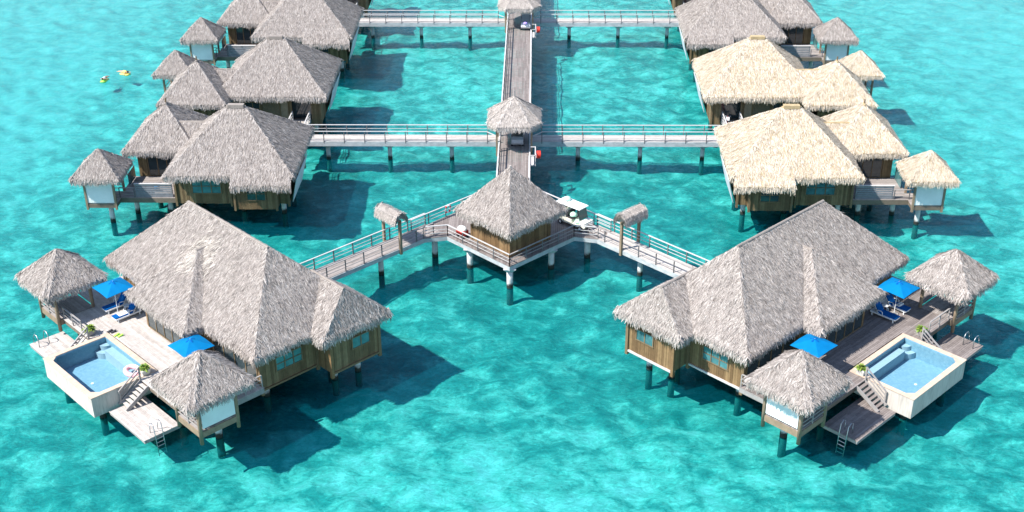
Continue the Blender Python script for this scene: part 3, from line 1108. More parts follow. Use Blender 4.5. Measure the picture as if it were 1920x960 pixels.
def planter(fr, a, b, label, pot='pot_grey'):
    p = thing('potted_plant', label, 'potted plant', fr.p((a, b, DZ)), 'potted plants by the pools')
    f2 = Frame((fr.p((a, b, 0)).x, fr.p((a, b, 0)).y), fr.ea, fr.eb)
    MB().add([(-.24, -.24, DZ + .03), (.24, -.24, DZ + .03), (.24, .24, DZ + .03), (-.24, .24, DZ + .03),
              (-.33, -.33, DZ + .42), (.33, -.33, DZ + .42), (.33, .33, DZ + .42), (-.33, .33, DZ + .42)], MB.BF).build('pot', pot, p, f2)
    mb = MB()
    blob_leaves(mb, (0, 0, DZ + .4), .58, 130, .8)
    blob_leaves(mb, (.1, .08, DZ + .5), .42, 60, 1.0)
    stuff(mb.build('foliage', 'leaf', p, f2))

def pool(fr, label):
    a0, a1, b0, b1 = -4.62, 2.2, -8.4, -3.6
    p = thing('plunge_pool', label, 'swimming pool', fr.p(((a0 + a1) / 2, (b0 + b1) / 2, 0)), 'raised pools on the front villas')
    T = .34
    zb, zt = .72, DZ
    zf = DZ - 1.25
    s = MB()
    s.box(a0, a1, b0, b1, zb, zf - .002)                    # floor slab
    s.box(a0, a1, b0, b0 + T, zf, zt)
    s.box(a0, a1, b1 - T, b1, zf, zt)
    s.box(a0, a0 + T, b0 + T, b1 - T, zf, zt)
    s.box(a1 - T, a1, b0 + T, b1 - T, zf, zt)
    s.build('shell', 'render_wall', p, fr)
    e = .004
    li = MB()
    i0, i1, j0, j1 = a0 + T + e, a1 - T - e, b0 + T + e, b1 - T - e
    ch = .42
    poly = [(i0 + ch, j0), (i1 - ch, j0), (i1, j0 + ch), (i1, j1), (i0, j1), (i0, j0 + ch)]
    n = len(poly)
    vs_ = [(x, y_, zf + .01) for x, y_ in poly] + [(x, y_, zt - .01) for x, y_ in poly]
    li.add(vs_, [tuple(range(n))] + [((i + 1) % n, i, n + i, n + (i + 1) % n) for i in range(n)])
    li.build('tile_lining', 'pool_tile', p, fr)
    # corner fillers under the coping where the basin is chamfered
    for (x, sx_) in ((i0, 1), (i1, -1)):
        MB().prism([(x - sx_ * .001, j0), (x + sx_ * ch, j0), (x - sx_ * .001, j0 + ch)][::sx_], zt - .3, zt + .038).build('corner_coping', 'coping', p, fr)
    box('bench', 'pool_step', p, fr, i0 + .9, i1 - .02, j1 - .62, j1, zf + .012, zt - .42)
    for r, z in ((.95, zt - .78), (.55, zt - .42)):
        mb = MB()
        pts = [(i0 + .02, j1 - .02)] + [(i0 + .02 + r * math.cos(t_), j1 - .02 - r * math.sin(t_)) for t_ in np.linspace(0, math.pi / 2, 9)]
        mb.prism(pts[::-1], zf + .011, z)
        mb.build('step', 'pool_step', p, fr)
    # coping stones
    def run(x0, x1, y0, y1, along):
        L = (x1 - x0) if along == 'a' else (y1 - y0)
        m = max(1, round(L / .62))
        for i in range(m):
            f0, f1 = i / m, (i + 1) / m
            g_ = .004
            dz = random.uniform(0, .006)
            if along == 'a':
                box('coping_stone', 'coping', p, fr, x0 + L * f0 + g_, x0 + L * f1 - g_, y0, y1, zt + .002, zt + .045 + dz)
            else:
                box('coping_stone', 'coping', p, fr, x0, x1, y0 + L * f0 + g_, y0 + L * f1 - g_, zt + .002, zt + .045 + dz)
    w = .345
    run(a0 - .04, a1 + .04, b0 - .04, b0 + w, 'a')
    run(a0 - .04, a1 + .04, b1 - w + .0, b1 + .04, 'a')
    run(a0 - .04, a0 + w - .02, b0 + w, b1 - w, 'b')
    run(a1 - w + .02, a1 + .04, b0 + w, b1 - w, 'b')
    inner = [(i0 - .003, j0 - .003), (i1 + .003, j0 - .003), (i1 + .003, j1 + .003), (i0 - .003, j1 + .003)]
    mb = MB()
    mb.add([(x, y_, zt - .1) for x, y_ in inner], [(0, 1, 2, 3)])
    mb.build('water_surface', 'pool_water', p, fr)
    MB().lathe([(.1, 0), (.1, .02)], ((a0 + a1) / 2 - .1, b0 + 1.7, zf + .012), 12).build('drain_cover', 'white_paint', p, fr)
    for (x, y_) in ((a0 + .8, b0 + .9), (a1 - .8, b0 + .9), (a0 + .8, b1 - .9), (a1 - .8, b1 - .9)):
        pile(p, fr, x, y_, zb, .22)
    return p

def front_villa(side):
    fr = FV[side]
    nm = 'left' if side < 0 else 'right'
    deck = 'deck_pale' if side < 0 else 'deck_grey'
    v = thing('front_villa', f'large grey thatched villa on stilts with pool deck at front {nm}', 'villa', fr.p((0, 4.5, 0)), 'large front villas')
    main = hip(-10.1, 9.5, -.3, 9.3, 5.0, 'a', -5.3, 4.7, 4.5, 9.6)
    sec = hip(6.0, 10.9, 4.15, 9.85, 4.98, 'a', 6.0, 9.55, 7.0, 7.35)
    sec = [f for f in sec if not all(abs(q[0] - 6.0) < 1e-6 for q in f)]
    prj = hip(-4.45, 3.35, -1.75, 4.0, 4.92, 'b', 2.3, 4.0, -.9, 8.1)
    prj = [f for f in prj if not all(abs(q[1] - 4.0) < 1e-6 for q in f)]
    thatch_roof(v, fr, [main, sec, prj], 'grey', dens=40)
    if side < 0:                      # bleached mend on the projecting ridge
        n_ = 1100
        A = rng.normal(-.75, .75, n_)
        B = rng.normal(2.3, .62, n_)
        w_h = 4.92 + (A + 4.45) * (3.18 / 3.55)
        e_h = 4.92 + (3.35 - A) * (3.18 / 4.25)
        s_h = 4.92 + (B + 1.75) * (3.18 / 4.05)
        Z_ = np.maximum(5.0 + (B + .3) * (4.6 / 4.8), np.minimum(np.minimum(w_h, e_h), s_h)) + .05
        P = np.stack([A, B, Z_], 1)
        D = np.stack([rng.normal(-.3, .35, n_), rng.normal(-.75, .2, n_), np.full(n_, -.6)], 1)
        D /= np.linalg.norm(D, axis=1)[:, None]
        N = np.repeat(np.array([[-.2, -.68, .7]]), n_, 0)
        N -= D * np.sum(N * D, 1)[:, None]
        N /= np.linalg.norm(N, axis=1)[:, None]
        V = flat_strands(P, D, N, rng.uniform(.25, .55, n_), rng.uniform(.03, .07, n_), np.full(n_, .02), np.full(n_, .06))
        o_ = stuff(strand_mesh('thatch_mend', np.zeros((0, 3)), V, 'thatch_bleached', v, fr))
        o_['label'] = 'bleached pale patch of thatch'
    # timber walls
    zb, zt = 1.75, 5.2
    A0, A1, B0, B1 = -9.3, 8.6, .55, 8.5
    P0, P1, PB = -3.6, 2.6, -.95
    S0, S1, SA = 5.15, 9.2, 10.2
    board_wall(v, fr, (A0, B0), (P0, B0), DZ, zt, 'wall_gold_sunlit')
    board_wall(v, fr, (P1, B0), (A1, B0), DZ, zt, 'wall_gold_sunlit')
    board_wall(v, fr, (P0, PB), (P1, PB), DZ, zt, 'wall_gold_sunlit')
    board_wall(v, fr, (P0, B0), (P0, PB), DZ, zt, 'wall_board')
    board_wall(v, fr, (P1, PB), (P1, B0), DZ, zt, 'wall_board')
    board_wall(v, fr, (A1, B0), (A1, S0), zb, zt, 'wall_board' if side < 0 else 'wall_gold_sunlit')  # end walls: sunlit-toned boards toward the sun, darker copy away from it
    board_wall(v, fr, (A1, S0), (SA, S0), zb - .05, zt, 'wall_gold_sunlit' if side < 0 else 'wall_board')
    board_wall(v, fr, (SA, S0), (SA, S1), zb - .05, zt, 'wall_board' if side < 0 else 'wall_gold_sunlit')
    board_wall(v, fr, (SA, S1), (A1, S1), zb, zt, 'wall_board')
    board_wall(v, fr, (A1, B1), (A0, B1), zb, zt, 'wall_board')
    board_wall(v, fr, (A0, B1), (A0, B0), zb, zt, 'wall_board')
    box('floor_slab', 'beam_dark', v, fr, A0 + .05, A1 - .05, B0 + .05, B1 - .05, zb + .02, DZ - .06)
    box('floor_slab', 'beam_dark', v, fr, A1, SA - .05, S0 + .05, S1 - .05, zb + .02, DZ - .06)
    for (a, b) in ((A1 + .04, B0 - .04), (SA + .04, S0 - .04), (SA + .04, S1), (A1 + .04, S0 - .1), (A0, B0)):
        box('corner_post', 'frame_wood' if (a, b) != (SA + .04, S0 - .04) else 'wall_gold_sunlit', v, fr, a - .11, a + .11, b - .11, b + .11, zb - .35, zt - .1)
    MB().beam((A1 + .05, B0, zb + .02), (A1 + .05, S0, zb + .02), .16, .14).build('sill_beam', 'rail_white' if side > 0 else 'frame_wood', v, fr)
    MB().beam((SA + .05, S0, zb - .03), (SA + .05, S1, zb - .03), .16, .14).build('sill_beam', 'rail_white' if side > 0 else 'frame_wood', v, fr)
    # windows on the outer end
    window(v, fr, (A1, 1.75), (A1, 3.85), 2.75, 3.75, (1, 0), n=3, rows=2)
    window(v, fr, (SA, 6.9), (SA, 8.4), 2.95, 3.75, (1, 0), n=2, rows=1)
    # glazed doors onto the deck
    window(v, fr, (P0 + .3, PB), (P1 - .3, PB), DZ + .1, 4.25, (0, -1), n=5, rows=1, glass='glass_dark', frame='frame_wood')
    window(v, fr, (P1 + .3, B0), (A1 - .3, B0), DZ + .1, 4.25, (0, -1), n=4, rows=1, glass='glass_dark', frame='frame_wood')
    window(v, fr, (-7.6, B0), (P0 - .3, B0), DZ + .1, 4.25, (0, -1), n=3, rows=1, glass='glass_dark', frame='frame_wood')
    # deck
    planks(v, fr, -8.75, 7.5, -4.9, B0 - .05, DZ, deck, along='a', skip=(-4.66, 2.24, -4.95, -3.55))
    planks(v, fr, 7.5, 9.0, -2.35, B0 - .05, DZ, deck, along='a', name='planks')
    planks(v, fr, -11.6, -8.75, -2.35, 3.5, DZ, deck, along='a', name='planks')
    box('deck_beam', 'beam_dark', v, fr, -8.7, -4.8, -4.85, -4.7, DZ - .42, DZ - .056)
    box('deck_beam', 'beam_dark', v, fr, 2.3, 7.5, -4.85, -4.7, DZ - .42, DZ - .056)
    box('deck_beam', 'beam_dark', v, fr, -8.7, 8.9, -2.2, -2.0, DZ - .42, DZ - .056)
    box('deck_beam', 'rail_grey', v, fr, 8.86, 9.02, -2.3, B0 - .1, DZ - .4, DZ - .056)
    railing(v, fr, (-8.7, -4.82), (-5.95, -4.82), DZ, .95, 1.4, rail='rail_grey', post='rail_grey')
    railing(v, fr, (-11.5, 3.45), (-9.4, 3.45), DZ, 1.0, 1.2, rail='rail_grey', post='rail_grey')
    railing(v, fr, (8.9, -2.2), (8.9, .4), DZ, .95, 1.3, rail='rail_grey', post='rail_grey')
    # lower swimming platforms and stairs
    for (x0, x1) in ((2.5, 7.1), (-9.2, -4.72)):
        planks(v, fr, x0, x1, -7.5, -4.9, .95, deck, along='a', name='lower_planks')
        box('lower_beam', 'rail_grey', v, fr, x0 + .02, x1 - .02, -7.46, -7.36, .68, .894)
        box('lower_beam', 'rail_grey', v, fr, x1 - .12 if x0 > 0 else x0 + .02, x1 - .02 if x0 > 0 else x0 + .12, -7.34, -4.9, .68, .894)
        pile(v, fr, (x0 + x1) / 2, -5.6, .66, .2)
    for (sa, sb) in ((2.35, 3.35), (-5.85, -4.85)):
        for i in range(6):
            f = (i + .5) / 6
            z = DZ - (DZ - .95) * (i + 1) / 7.0
            bb = -4.92 - 1.55 * f
            box('tread', deck, v, fr, sa + .05, sb - .05, bb - .13, bb + .13, z - .04, z)
        for x in (sa, sb):
            MB().beam((x, -4.85, DZ - .12), (x, -6.65, .98), .07, .26).build('stringer', 'rail_grey', v, fr)
        x = sa if sa > 0 else sb
        for (dz, w_) in ((.98, .15), (.66, .06), (.36, .06)):
            MB().beam((x - .02, -4.85, DZ + dz), (x - .02, -6.55, .98 + dz), w_ * .7, .06).build('stair_rail', 'rail_grey', v, fr)
        for (bb, z) in ((-4.9, DZ), (-6.5, 1.0)):
            box('newel', 'rail_grey', v, fr, x - .07, x + .03, bb - .05, bb + .05, z - .3 if z > 2 else z - .03, z + .96)
    for (a, b) in ((7.0, 1.8), (7.0, 7.2), (8.9, 8.2), (8.6, 6.4), (3, 1.2), (-3, 1.2), (-8.6, 1.2), (3, 7.8), (-3, 7.8), (-8.6, 7.8), (-7, -4.4), (-7, -1.2), (6, -4.2), (6, -1.2), (0, -1.5)):
        pile(v, fr, a, b, 1.78, .22)
    # ----- things on and around the deck
    gazebo(fr, -10.2, -3.85, f'grey pyramid thatched gazebo at the outer far end of the {nm} villa deck', {'open': ('a+', 'b+')}, 'thatched deck gazebos')
    gazebo(fr, 9.0, -3.85, f'grey thatched gazebo with white screen at the near corner of the {nm} villa', {'open': ('b+', 'a-') if False else ('b+',), 'panel': 'a+'}, 'thatched deck gazebos')
    pool(fr, f'raised pale plunge pool with blue water on the {nm} villa deck')
    umbrella(fr, -6.55, -1.7, f'blue parasol over the two loungers on the {nm} villa deck')
    umbrella(fr, 4.3, -1.9, f'blue parasol half hidden by the near gazebo of the {nm} villa')
    lounger(fr, -7.35, -1.35, f'blue cushioned lounger nearest the far gazebo on the {nm} deck', .95)
    lounger(fr, -5.7, -1.45, f'blue cushioned lounger nearest the pool on the {nm} deck', .95)
    planter(fr, -5.35, -4.55, f'leafy potted plant at the far corner of the {nm} pool', 'pot_grey')
    planter(fr, 1.95, -4.35, f'leafy potted plant at the stair corner of the {nm} pool', 'pot_white')
    # side table with towels between the loungers
    st = thing('side_table', f'small white side table between the loungers on the {nm} deck', 'side table', fr.p((-6.5, -.95, DZ)), 'white lounger side tables')
    MB().lathe([(.22, 0), (.24, .02), (.24, .04)], (-6.5, -.95, DZ + .42), 14).build('table_top', 'white_paint', st, fr)
    for k_ in range(3):
        t_ = k_ * 2.1
        MB().tube([(-6.5 + .18 * math.cos(t_), -.95 + .18 * math.sin(t_), DZ + .004), (-6.5 + .1 * math.cos(t_), -.95 + .1 * math.sin(t_), DZ + .43)], .02, 6).build('leg', 'white_paint', st, fr)
    tw = MB()
    if side < 0:
        tw.box(-5.98, -5.45, -2.1, -1.35, DZ + .414, DZ + .44)
        tw.box(-5.9, -5.5, -1.34, -1.15, DZ + .414, DZ + .47)
    else:
        tw.tube([(-7.6, -1.75, DZ + .49), (-7.1, -1.72, DZ + .49)], .075, 8)
        tw.tube([(-7.62, -1.58, DZ + .49), (-7.08, -1.56, DZ + .49)], .075, 8)
    tag(tw.build('beach_towel', 'shirt_white', None, fr), 'white towel spread on the lounger nearest the left pool' if side < 0 else 'two rolled white towels on the outer lounger of the right deck', 'towel')
    # swimming ladder at the near platform
    ld = thing('swim_ladder', f'steel ladder dropping into the sea from the {nm} lower platform', 'ladder', fr.p((7.1, -6.4, 0)), 'steel swim ladders')
    for b in (-6.75, -6.2):
        MB().tube([(6.55, b, .96), (6.6, b, 1.7), (6.85, b, 1.85), (7.12, b, 1.7), (7.2, b, .9), (7.32, b, -.5)], .03, 7).build('side_rail', 'steel', ld, fr, True)
    for i in range(5):
        z = .75 - i * .27
        a = 7.2 + (.9 - z) * .085
        MB().tube([(a, -6.75, z), (a, -6.2, z)], .025, 6).build('rung', 'steel', ld, fr)
    gr = thing('grab_rails', f'pair of curved steel grab rails on the {nm} villa outer platform', 'grab rails', fr.p((-8.6, -7.0, .95)), 'steel grab rails')
    for b in (-7.15, -6.4):
        MB().tube([(-8.3, b, .95), (-8.3, b, 1.6), (-8.5, b, 1.82), (-8.8, b, 1.82), (-9.0, b, 1.6), (-9.22, b, 1.0), (-9.28, b, .2)], .035, 7).build('hoop', 'steel', gr, fr, True)
    # hatch or mat beside the near gazebo
    if side > 0:
        tag(MB().box(2.6, 4.2, -2.95, -2.35, DZ + .012, DZ + .035).build('deck_mat', 'slat_grey', None, fr), 'dark rectangular mat on the right villa deck by the stairs', 'mat')

front_villa(-1)
front_villa(1)
fr = FV[-1]
fl = thing('pool_float', 'pink and white inflatable ring floating in the left villa pool', 'pool float', fr.p((.75, -4.75, 2.1)))
cx, cyy = 1.05, -4.75
MB().tube([(cx + .62 * math.cos(t_), cyy + .42 * math.sin(t_), 2.18) for t_ in np.linspace(0, 2 * math.pi, 20, endpoint=False)], .17, 10, closed=True).build('ring', 'pink_vinyl', fl, fr, True)
MB().tube([(cx + .55, cyy, 2.2), (cx + .8, cyy + .05, 2.5), (cx + .62, cyy + .05, 2.72), (cx + .4, cyy + .02, 2.6)], .09, 8, .05).build('neck', 'pink_vinyl', fl, fr, True)
MB().tube([(cx + .62 * math.cos(t_), cyy + .42 * math.sin(t_), 2.27) for t_ in np.linspace(.3, 2.8, 12)], .12, 8).build('white_band', 'white_vinyl', fl, fr, True)
sg = thing('snorkel_gear', 'dark and lime snorkelling fins left beside the left pool', 'snorkel gear', fr.p((-4.0, -3.2, DZ)))
for (da, db, m) in ((0, 0, 'lime_vinyl'), (.3, .12, 'lime_vinyl'), (-.55, .05, 'dark_seat'), (-.8, -.1, 'dark_seat')):
    q = (-3.9 + da, -3.15 + db)
    MB().add([(q[0] - .1, q[1] - .32, DZ + .02), (q[0] + .1, q[1] - .32, DZ + .02), (q[0] + .06, q[1] + .1, DZ + .02), (q[0] - .06, q[1] + .1, DZ + .02),
              (q[0] - .1, q[1] - .32, DZ + .05), (q[0] + .1, q[1] - .32, DZ + .05), (q[0] + .06, q[1] + .1, DZ + .14), (q[0] - .06, q[1] + .1, DZ + .14)], MB.BF).build('fin', m, sg, fr)

# ------------------------------------------------------------------ bungalows along the footbridges
def row_villa(row, sx, sy, tone, label, hut=True):
    yc = 111.3 + 37.3 * row
    fr = Frame((0, yc), (sx, 0), (0, sy))
    v = thing('stilt_bungalow', label, 'bungalow', fr.p((25, 8.5, 0)), 'stilt bungalows along the footbridges')
    ze = 5.1
    main = hip(18.55, 29.55, 3.95, 14.9, ze, 'a', 23.3, 24.8, 9.45, 9.25)
    slope = (9.25 - ze) / (14.9 - 9.45)
    bay = [[(23.75, 14.3, ze + .6 * slope + .05), (19.15, 14.3, ze + .6 * slope + .05), (18.62, 15.7, ze - .8 * slope + .1), (23.75, 15.7, ze - .8 * slope + .1)]]
    sec = hip(28.0, 34.6, 1.9, 9.6, ze - .05, 'b', 5.55, 5.95, 31.3, 8.1)
    con = [[(27.0, 4.6, ze), (31.0, 4.6, ze), (31.0, 6.95, 6.8), (27.0, 6.95, 6.8)], [(31.0, 9.35, ze), (27.0, 9.35, ze), (27.0, 6.95, 6.8), (31.0, 6.95, 6.8)]]
    thatch_roof(v, fr, [main, bay, sec, con], tone, dens=27 if not (row == 1 and sy == 1) else 10)
    MB().beam((23.35, 9.45, 9.33), (24.75, 9.45, 9.33), .5, .3).build('ridge_cap', 'thatch_core_' + tone, v, fr)
    MB().tube([(31.3, 5.75, 7.9), (31.3, 5.75, 8.6)], .08, 6, .06).build('finial', 'frame_wood', v, fr)
    zb, zt = 1.72, 5.2
    A0, A1, B0, B1 = 19.4, 29.2, 5.2, 13.2
    W_ = 'wall_board'
    board_wall(v, fr, (A0, B1), (20.3, B1), zb, zt, W_)
    board_wall(v, fr, (23.9, B1), (A1, B1), zb, zt, W_)
    board_wall(v, fr, (20.3, B1 + .9), (23.9, B1 + .9), zb - .12, 4.7, W_)
    board_wall(v, fr, (20.3, B1), (20.3, B1 + .9), zb - .12, 4.7, W_)
    board_wall(v, fr, (23.9, B1 + .9), (23.9, B1), zb - .12, 4.7, W_)
    board_wall(v, fr, (A0, B0), (A0, B1), zb, zt, W_)
    board_wall(v, fr, (A1, B1), (A1, B0), zb, zt, W_)
    board_wall(v, fr, (22.35, B0), (A1, B0), zb, zt, W_)
    board_wall(v, fr, (A0, B0), (20.2, B0), zb, zt, W_)
    box('floor_slab', 'beam_dark', v, fr, A0 + .06, A1 - .06, B0 + .06, B1 - .06, zb + .03, DZ - .06)
    box('floor_slab', 'beam_dark', v, fr, 20.36, 23.84, B1 + .06, B1 + .84, zb - .08, DZ - .06)
    # wing room
    S0, S1 = 29.3, 33.7
    board_wall(v, fr, (S0, 3.0), (S1, 3.0), zb, zt, W_)
    board_wall(v, fr, (S1, 8.5), (S1, 3.0), zb, zt, W_)
    board_wall(v, fr, (S1, 8.5), (32.9, 8.5), DZ, zt, W_)
    box('floor_slab', 'beam_dark', v, fr, S0 + .06, S1 - .06, 3.06, 8.44, zb + .03, DZ - .06)
    window(v, fr, (29.4, 8.5), (32.8, 8.5), DZ + .08, 4.3, (0, 1), n=4, rows=1, glass='glass_dark')
    # entry: dark doorway, panels
    box('entry_door', 'glass_dark', v, fr, 20.2, 22.35, B0 + .5, B0 + .56, DZ, 4.6)
    for (x0, x1, m) in ((22.6, 23.3, 'post_wood'), (23.45, 25.1, 'wicker'), (27.0, 28.9, 'wicker')):
        box('wall_panel', m, v, fr, x0, x1, B0 - .09, B0 - .045, DZ - .2, 4.4)
    window(v, fr, (25.4, B0), (26.8, B0), 2.7, 4.0, (0, -1), n=2, rows=2, glass='glass_dark')
    # windows on the sea side
    window(v, fr, (25.2, B1), (27.7, B1), 2.75, 4.05, (0, 1), n=3, rows=2)
    window(v, fr, (21.2, B1 + .9), (22.8, B1 + .9), 2.5, 3.7, (0, 1), n=2, rows=2, glass='glass_dark')
    for (a, b) in ((A0, B1), (20.3, B1 + .9), (23.9, B1 + .9), (A1, B1), (24.4, B1 + .02), (A0, B0), (22.3, B0), (20.2, B0)):
        box('corner_post', 'frame_wood', v, fr, a - .09, a + .09, b - .09 + (.05 if b > 9 else -.05), b + .09 + (.05 if b > 9 else -.05), zb - .22, 4.7)
    # pale shutter board on the jetty side
    mb = MB()
    mb.add([(19.15, 8.3, 1.8), (19.15, 13.0, 1.8), (18.55, 13.6, 4.2), (18.55, 8.0, 4.2), (19.09, 8.3, 1.8), (19.09, 13.0, 1.8), (18.49, 13.6, 4.2), (18.49, 8.0, 4.2)],
           [(0, 1, 2, 3), (7, 6, 5, 4), (0, 4, 5, 1), (1, 5, 6, 2), (2, 6, 7, 3), (3, 7, 4, 0)])
    mb.build('side_board', 'panel_pale', v, fr)
    # deck with slatted fence
    planks(v, fr, 29.35, 34.3, 8.6, 13.1, DZ, 'deck_mid', along='a')
    box('deck_beam', 'beam_dark', v, fr, 29.3, 34.3, 12.95, 13.1, DZ - .48, DZ - .056)
    for i in range(6):
        z = DZ + .04 + i * .2
        box('slat', 'slat_grey', v, fr, 29.55, 32.8, 12.95, 13.0, z, z + .145)
    for x in (29.6, 31.2, 32.75):
        box('fence_post', 'slat_grey', v, fr, x - .05, x + .05, 12.86, 12.945, DZ - .3, DZ + 1.24)
    box('fence_cap', 'rail_white', v, fr, 29.5, 32.85, 12.86, 13.05, DZ + 1.25, DZ + 1.3)
    railing(v, fr, (32.9, 13.0), (34.2, 13.0), DZ, .9, 1.3, rail='rail_grey', post='post_dark')
    box('glass_screen', 'glass_teal', v, fr, 34.0, 34.03, 8.8, 10.8, DZ + .05, DZ + 1.2)
    # entry ramp with two railings
    planks(v, fr, 20.45, 22.1, 1.2, B0 - .1, DZ, 'deck_pale', along='b')
    box('ramp_beam', 'beam_concrete', v, fr, 20.5, 22.05, 1.3, B0 - .2, DZ - .35, DZ - .056)
    for x in (20.42, 22.13):
        railing(v, fr, (x, 1.35), (x, B0 - .35), DZ, 1.0, 1.2, post='rail_white')
    for (a, b) in ((20.3, 11.4), (24.0, 11.0), (28.6, 11.4), (20.3, 7.0), (28.6, 7.0), (24, 7), (32.0, 4.6), (32.4, 8.0), (30.4, 11.4), (33.4, 11.4)):
        pile(v, fr, a, b, 1.78, .22)
    return v, fr

def row_hut(fr, tone, label):
    ca, cb_ = 35.45, 13.0
    h_ = thing('deck_hut', label, 'hut', fr.p((ca, cb_, 0)), 'small thatched huts on the bungalow decks')
    f2 = Frame((fr.p((ca, cb_, 0)).x, fr.p((ca, cb_, 0)).y), fr.ea, fr.eb)
    e = 2.05
    thatch_roof(h_, f2, [cone([(-e, -e), (e, -e), (e, e), (-e, e)], 4.8, (0, 0, 6.75))], tone, dens=40, thick=.28, scale=.85)
    h = 1.25
    planks(h_, f2, -h - .1, h, -h, h, DZ, 'deck_mid')
    for a in (-h, h):
        for b in (-h, h):
            box('post', 'post_wood', h_, f2, a - .09, a + .09, b - .09, b + .09, 1.6, 4.7)
    for (p, q) in (((-h, -h), (-h, h)), ((h, -h), (h, h)), ((-h, h), (h, h)), ((-h, -h), (h, -h))):
        MB().beam((*p, DZ - .25), (*q, DZ - .25), .1, .34).build('edge_beam', 'beam_dark', h_, f2)
    box('screen_panel', 'panel_white', h_, f2, -h + .1, h - .1, h - .02, h + .03, DZ + .05, 4.3)
    for zz in (.3, .6, .95):
        MB().beam((h, -h, DZ + zz), (h, h, DZ + zz), .05, .06).build('rail', 'rail_grey', h_, f2)
        MB().beam((-h, -h, DZ + zz), (h, -h, DZ + zz), .05, .06).build('rail', 'rail_grey', h_, f2)
    pile(h_, f2, -.4, .3, 1.78, .22)

for row in (0, 1):
    for sx in (-1, 1):
        for sy in (-1, 1):
            side = 'left' if sx < 0 else 'right'
            tone = 'cream' if (row == 0 and sx > 0) else 'grey'
            colr = 'cream new-thatched' if tone == 'cream' else 'grey thatched'
            where = {(0, -1): 'in front of the nearer footbridge', (0, 1): 'just behind the nearer footbridge', (1, -1): 'in front of the farther footbridge', (1, 1): 'behind the farther footbridge at the top'}[(row, sy)]
            v, fr = row_villa(row, sx, sy, tone, f'{colr} stilt bungalow {side} of the jetty {where}')
            if not (row == 1 and sy == 1):
                w2 = {(0, -1): 'nearest', (0, 1): 'second', (1, -1): 'farthest'}[(row, sy)]
                row_hut(fr, tone, f'{"cream" if tone == "cream" else "grey"} thatched hut, {w2} of those on the {side} outer decks')

# ------------------------------------------------------------------ carts and small things
def golf_cart(x, y, ang, label, body='cream_paint', roof='white_paint', cargo=None, long=False):
    c = thing('golf_cart', label, 'golf cart', (x, y, DZ), 'golf carts on the boardwalks')
    ca, sa = math.cos(ang), math.sin(ang)
    f = Frame((x, y), (ca, sa), (-sa, ca))      # a = forward
    z = DZ
    rear = -1.75 if long else -1.15
    b = MB()
    pr = [(rear, .3), (1.2, .3), (1.32, .5), (1.22, .78), (.75, .86), (.62, .45), (-.1, .45), (-.15, .74), (rear, .78)]
    # lower body from a side profile
    vs_ = [(a, -.56, z + h) for a, h in pr] + [(a, .56, z + h) for a, h in pr]
    n = len(pr)
    fs = [tuple(range(n)), tuple(range(2 * n - 1, n - 1, -1))] + [(i, n + i, n + (i + 1) % n, (i + 1) % n) for i in range(n)]
    b.add(vs_, [t_[::-1] for t_ in fs])
    b.build('body', body, c, f)
    box('seat', 'dark_seat', c, f, -.6, -.05, -.5, .5, z + .76, z + .88)
    box('seat_back', 'dark_seat', c, f, -.72, -.6, -.5, .5, z + .8, z + 1.28)
    for a, s in ((.8, -1), (.8, 1), (rear + .42, -1), (rear + .42, 1)):
        w = MB().tube([(a, s * .42, z + .235), (a, s * .60, z + .235)], .225, 14).build('wheel', 'black_rubber', c, f)
        MB().tube([(a, s * .595, z + .235), (a, s * .615, z + .235)], .12, 10).build('hub', 'white_paint', w, f)
    for a, a2 in ((.72, .45), (-.75, -.75)):
        for s in (-.5, .5):
            MB().tube([(a, s, z + .8), (a2, s, z + 1.88)], .025, 6).build('roof_post', 'dark_seat', c, f)
    MB().add([(-1.0, -.6, z + 1.88), (.72, -.6, z + 1.88), (.72, .6, z + 1.88), (-1.0, .6, z + 1.88), (-.94, -.54, z + 1.95), (.66, -.54, z + 1.95), (.66, .54, z + 1.95), (-.94, .54, z + 1.95)], MB.BF).build('roof', roof, c, f)
    MB().add([(.70, -.48, z + .9), (.70, .48, z + .9), (.46, .48, z + 1.84), (.46, -.48, z + 1.84), (.715, -.48, z + .9), (.715, .48, z + .9), (.475, .48, z + 1.84), (.475, -.48, z + 1.84)], [(0, 1, 2, 3), (7, 6, 5, 4), (0, 4, 5, 1), (1, 5, 6, 2), (2, 6, 7, 3), (3, 7, 4, 0)]).build('windscreen', 'glass_dark', c, f)
    MB().tube([(.35 + .1 * math.cos(t_) * .5, .25 + .17 * math.sin(t_), z + 1.05 + .1 * math.cos(t_)) for t_ in np.linspace(0, 6.28, 12, endpoint=False)], .018, 5, closed=True).build('steering_wheel', 'dark_seat', c, f)
    for s in (-.36, .36):
        MB().tube([(1.24, s, z + .6), (1.31, s, z + .6)], .07, 8).build('headlight', 'clip_grey', c, f)
    if cargo == 'linen':
        box('cargo_box', body, c, f, rear, -.78, -.58, .58, z + .6, z + 1.5)
        box('cargo_roof', roof, c, f, rear - .08, -1.06, -.62, .62, z + 1.86, z + 1.93)
        for s in (-.5, .5):
            MB().tube([(rear + .06, s, z + 1.5), (rear + .06, s, z + 1.87)], .03, 6).build('roof_post', body, c, f)
    return c, f

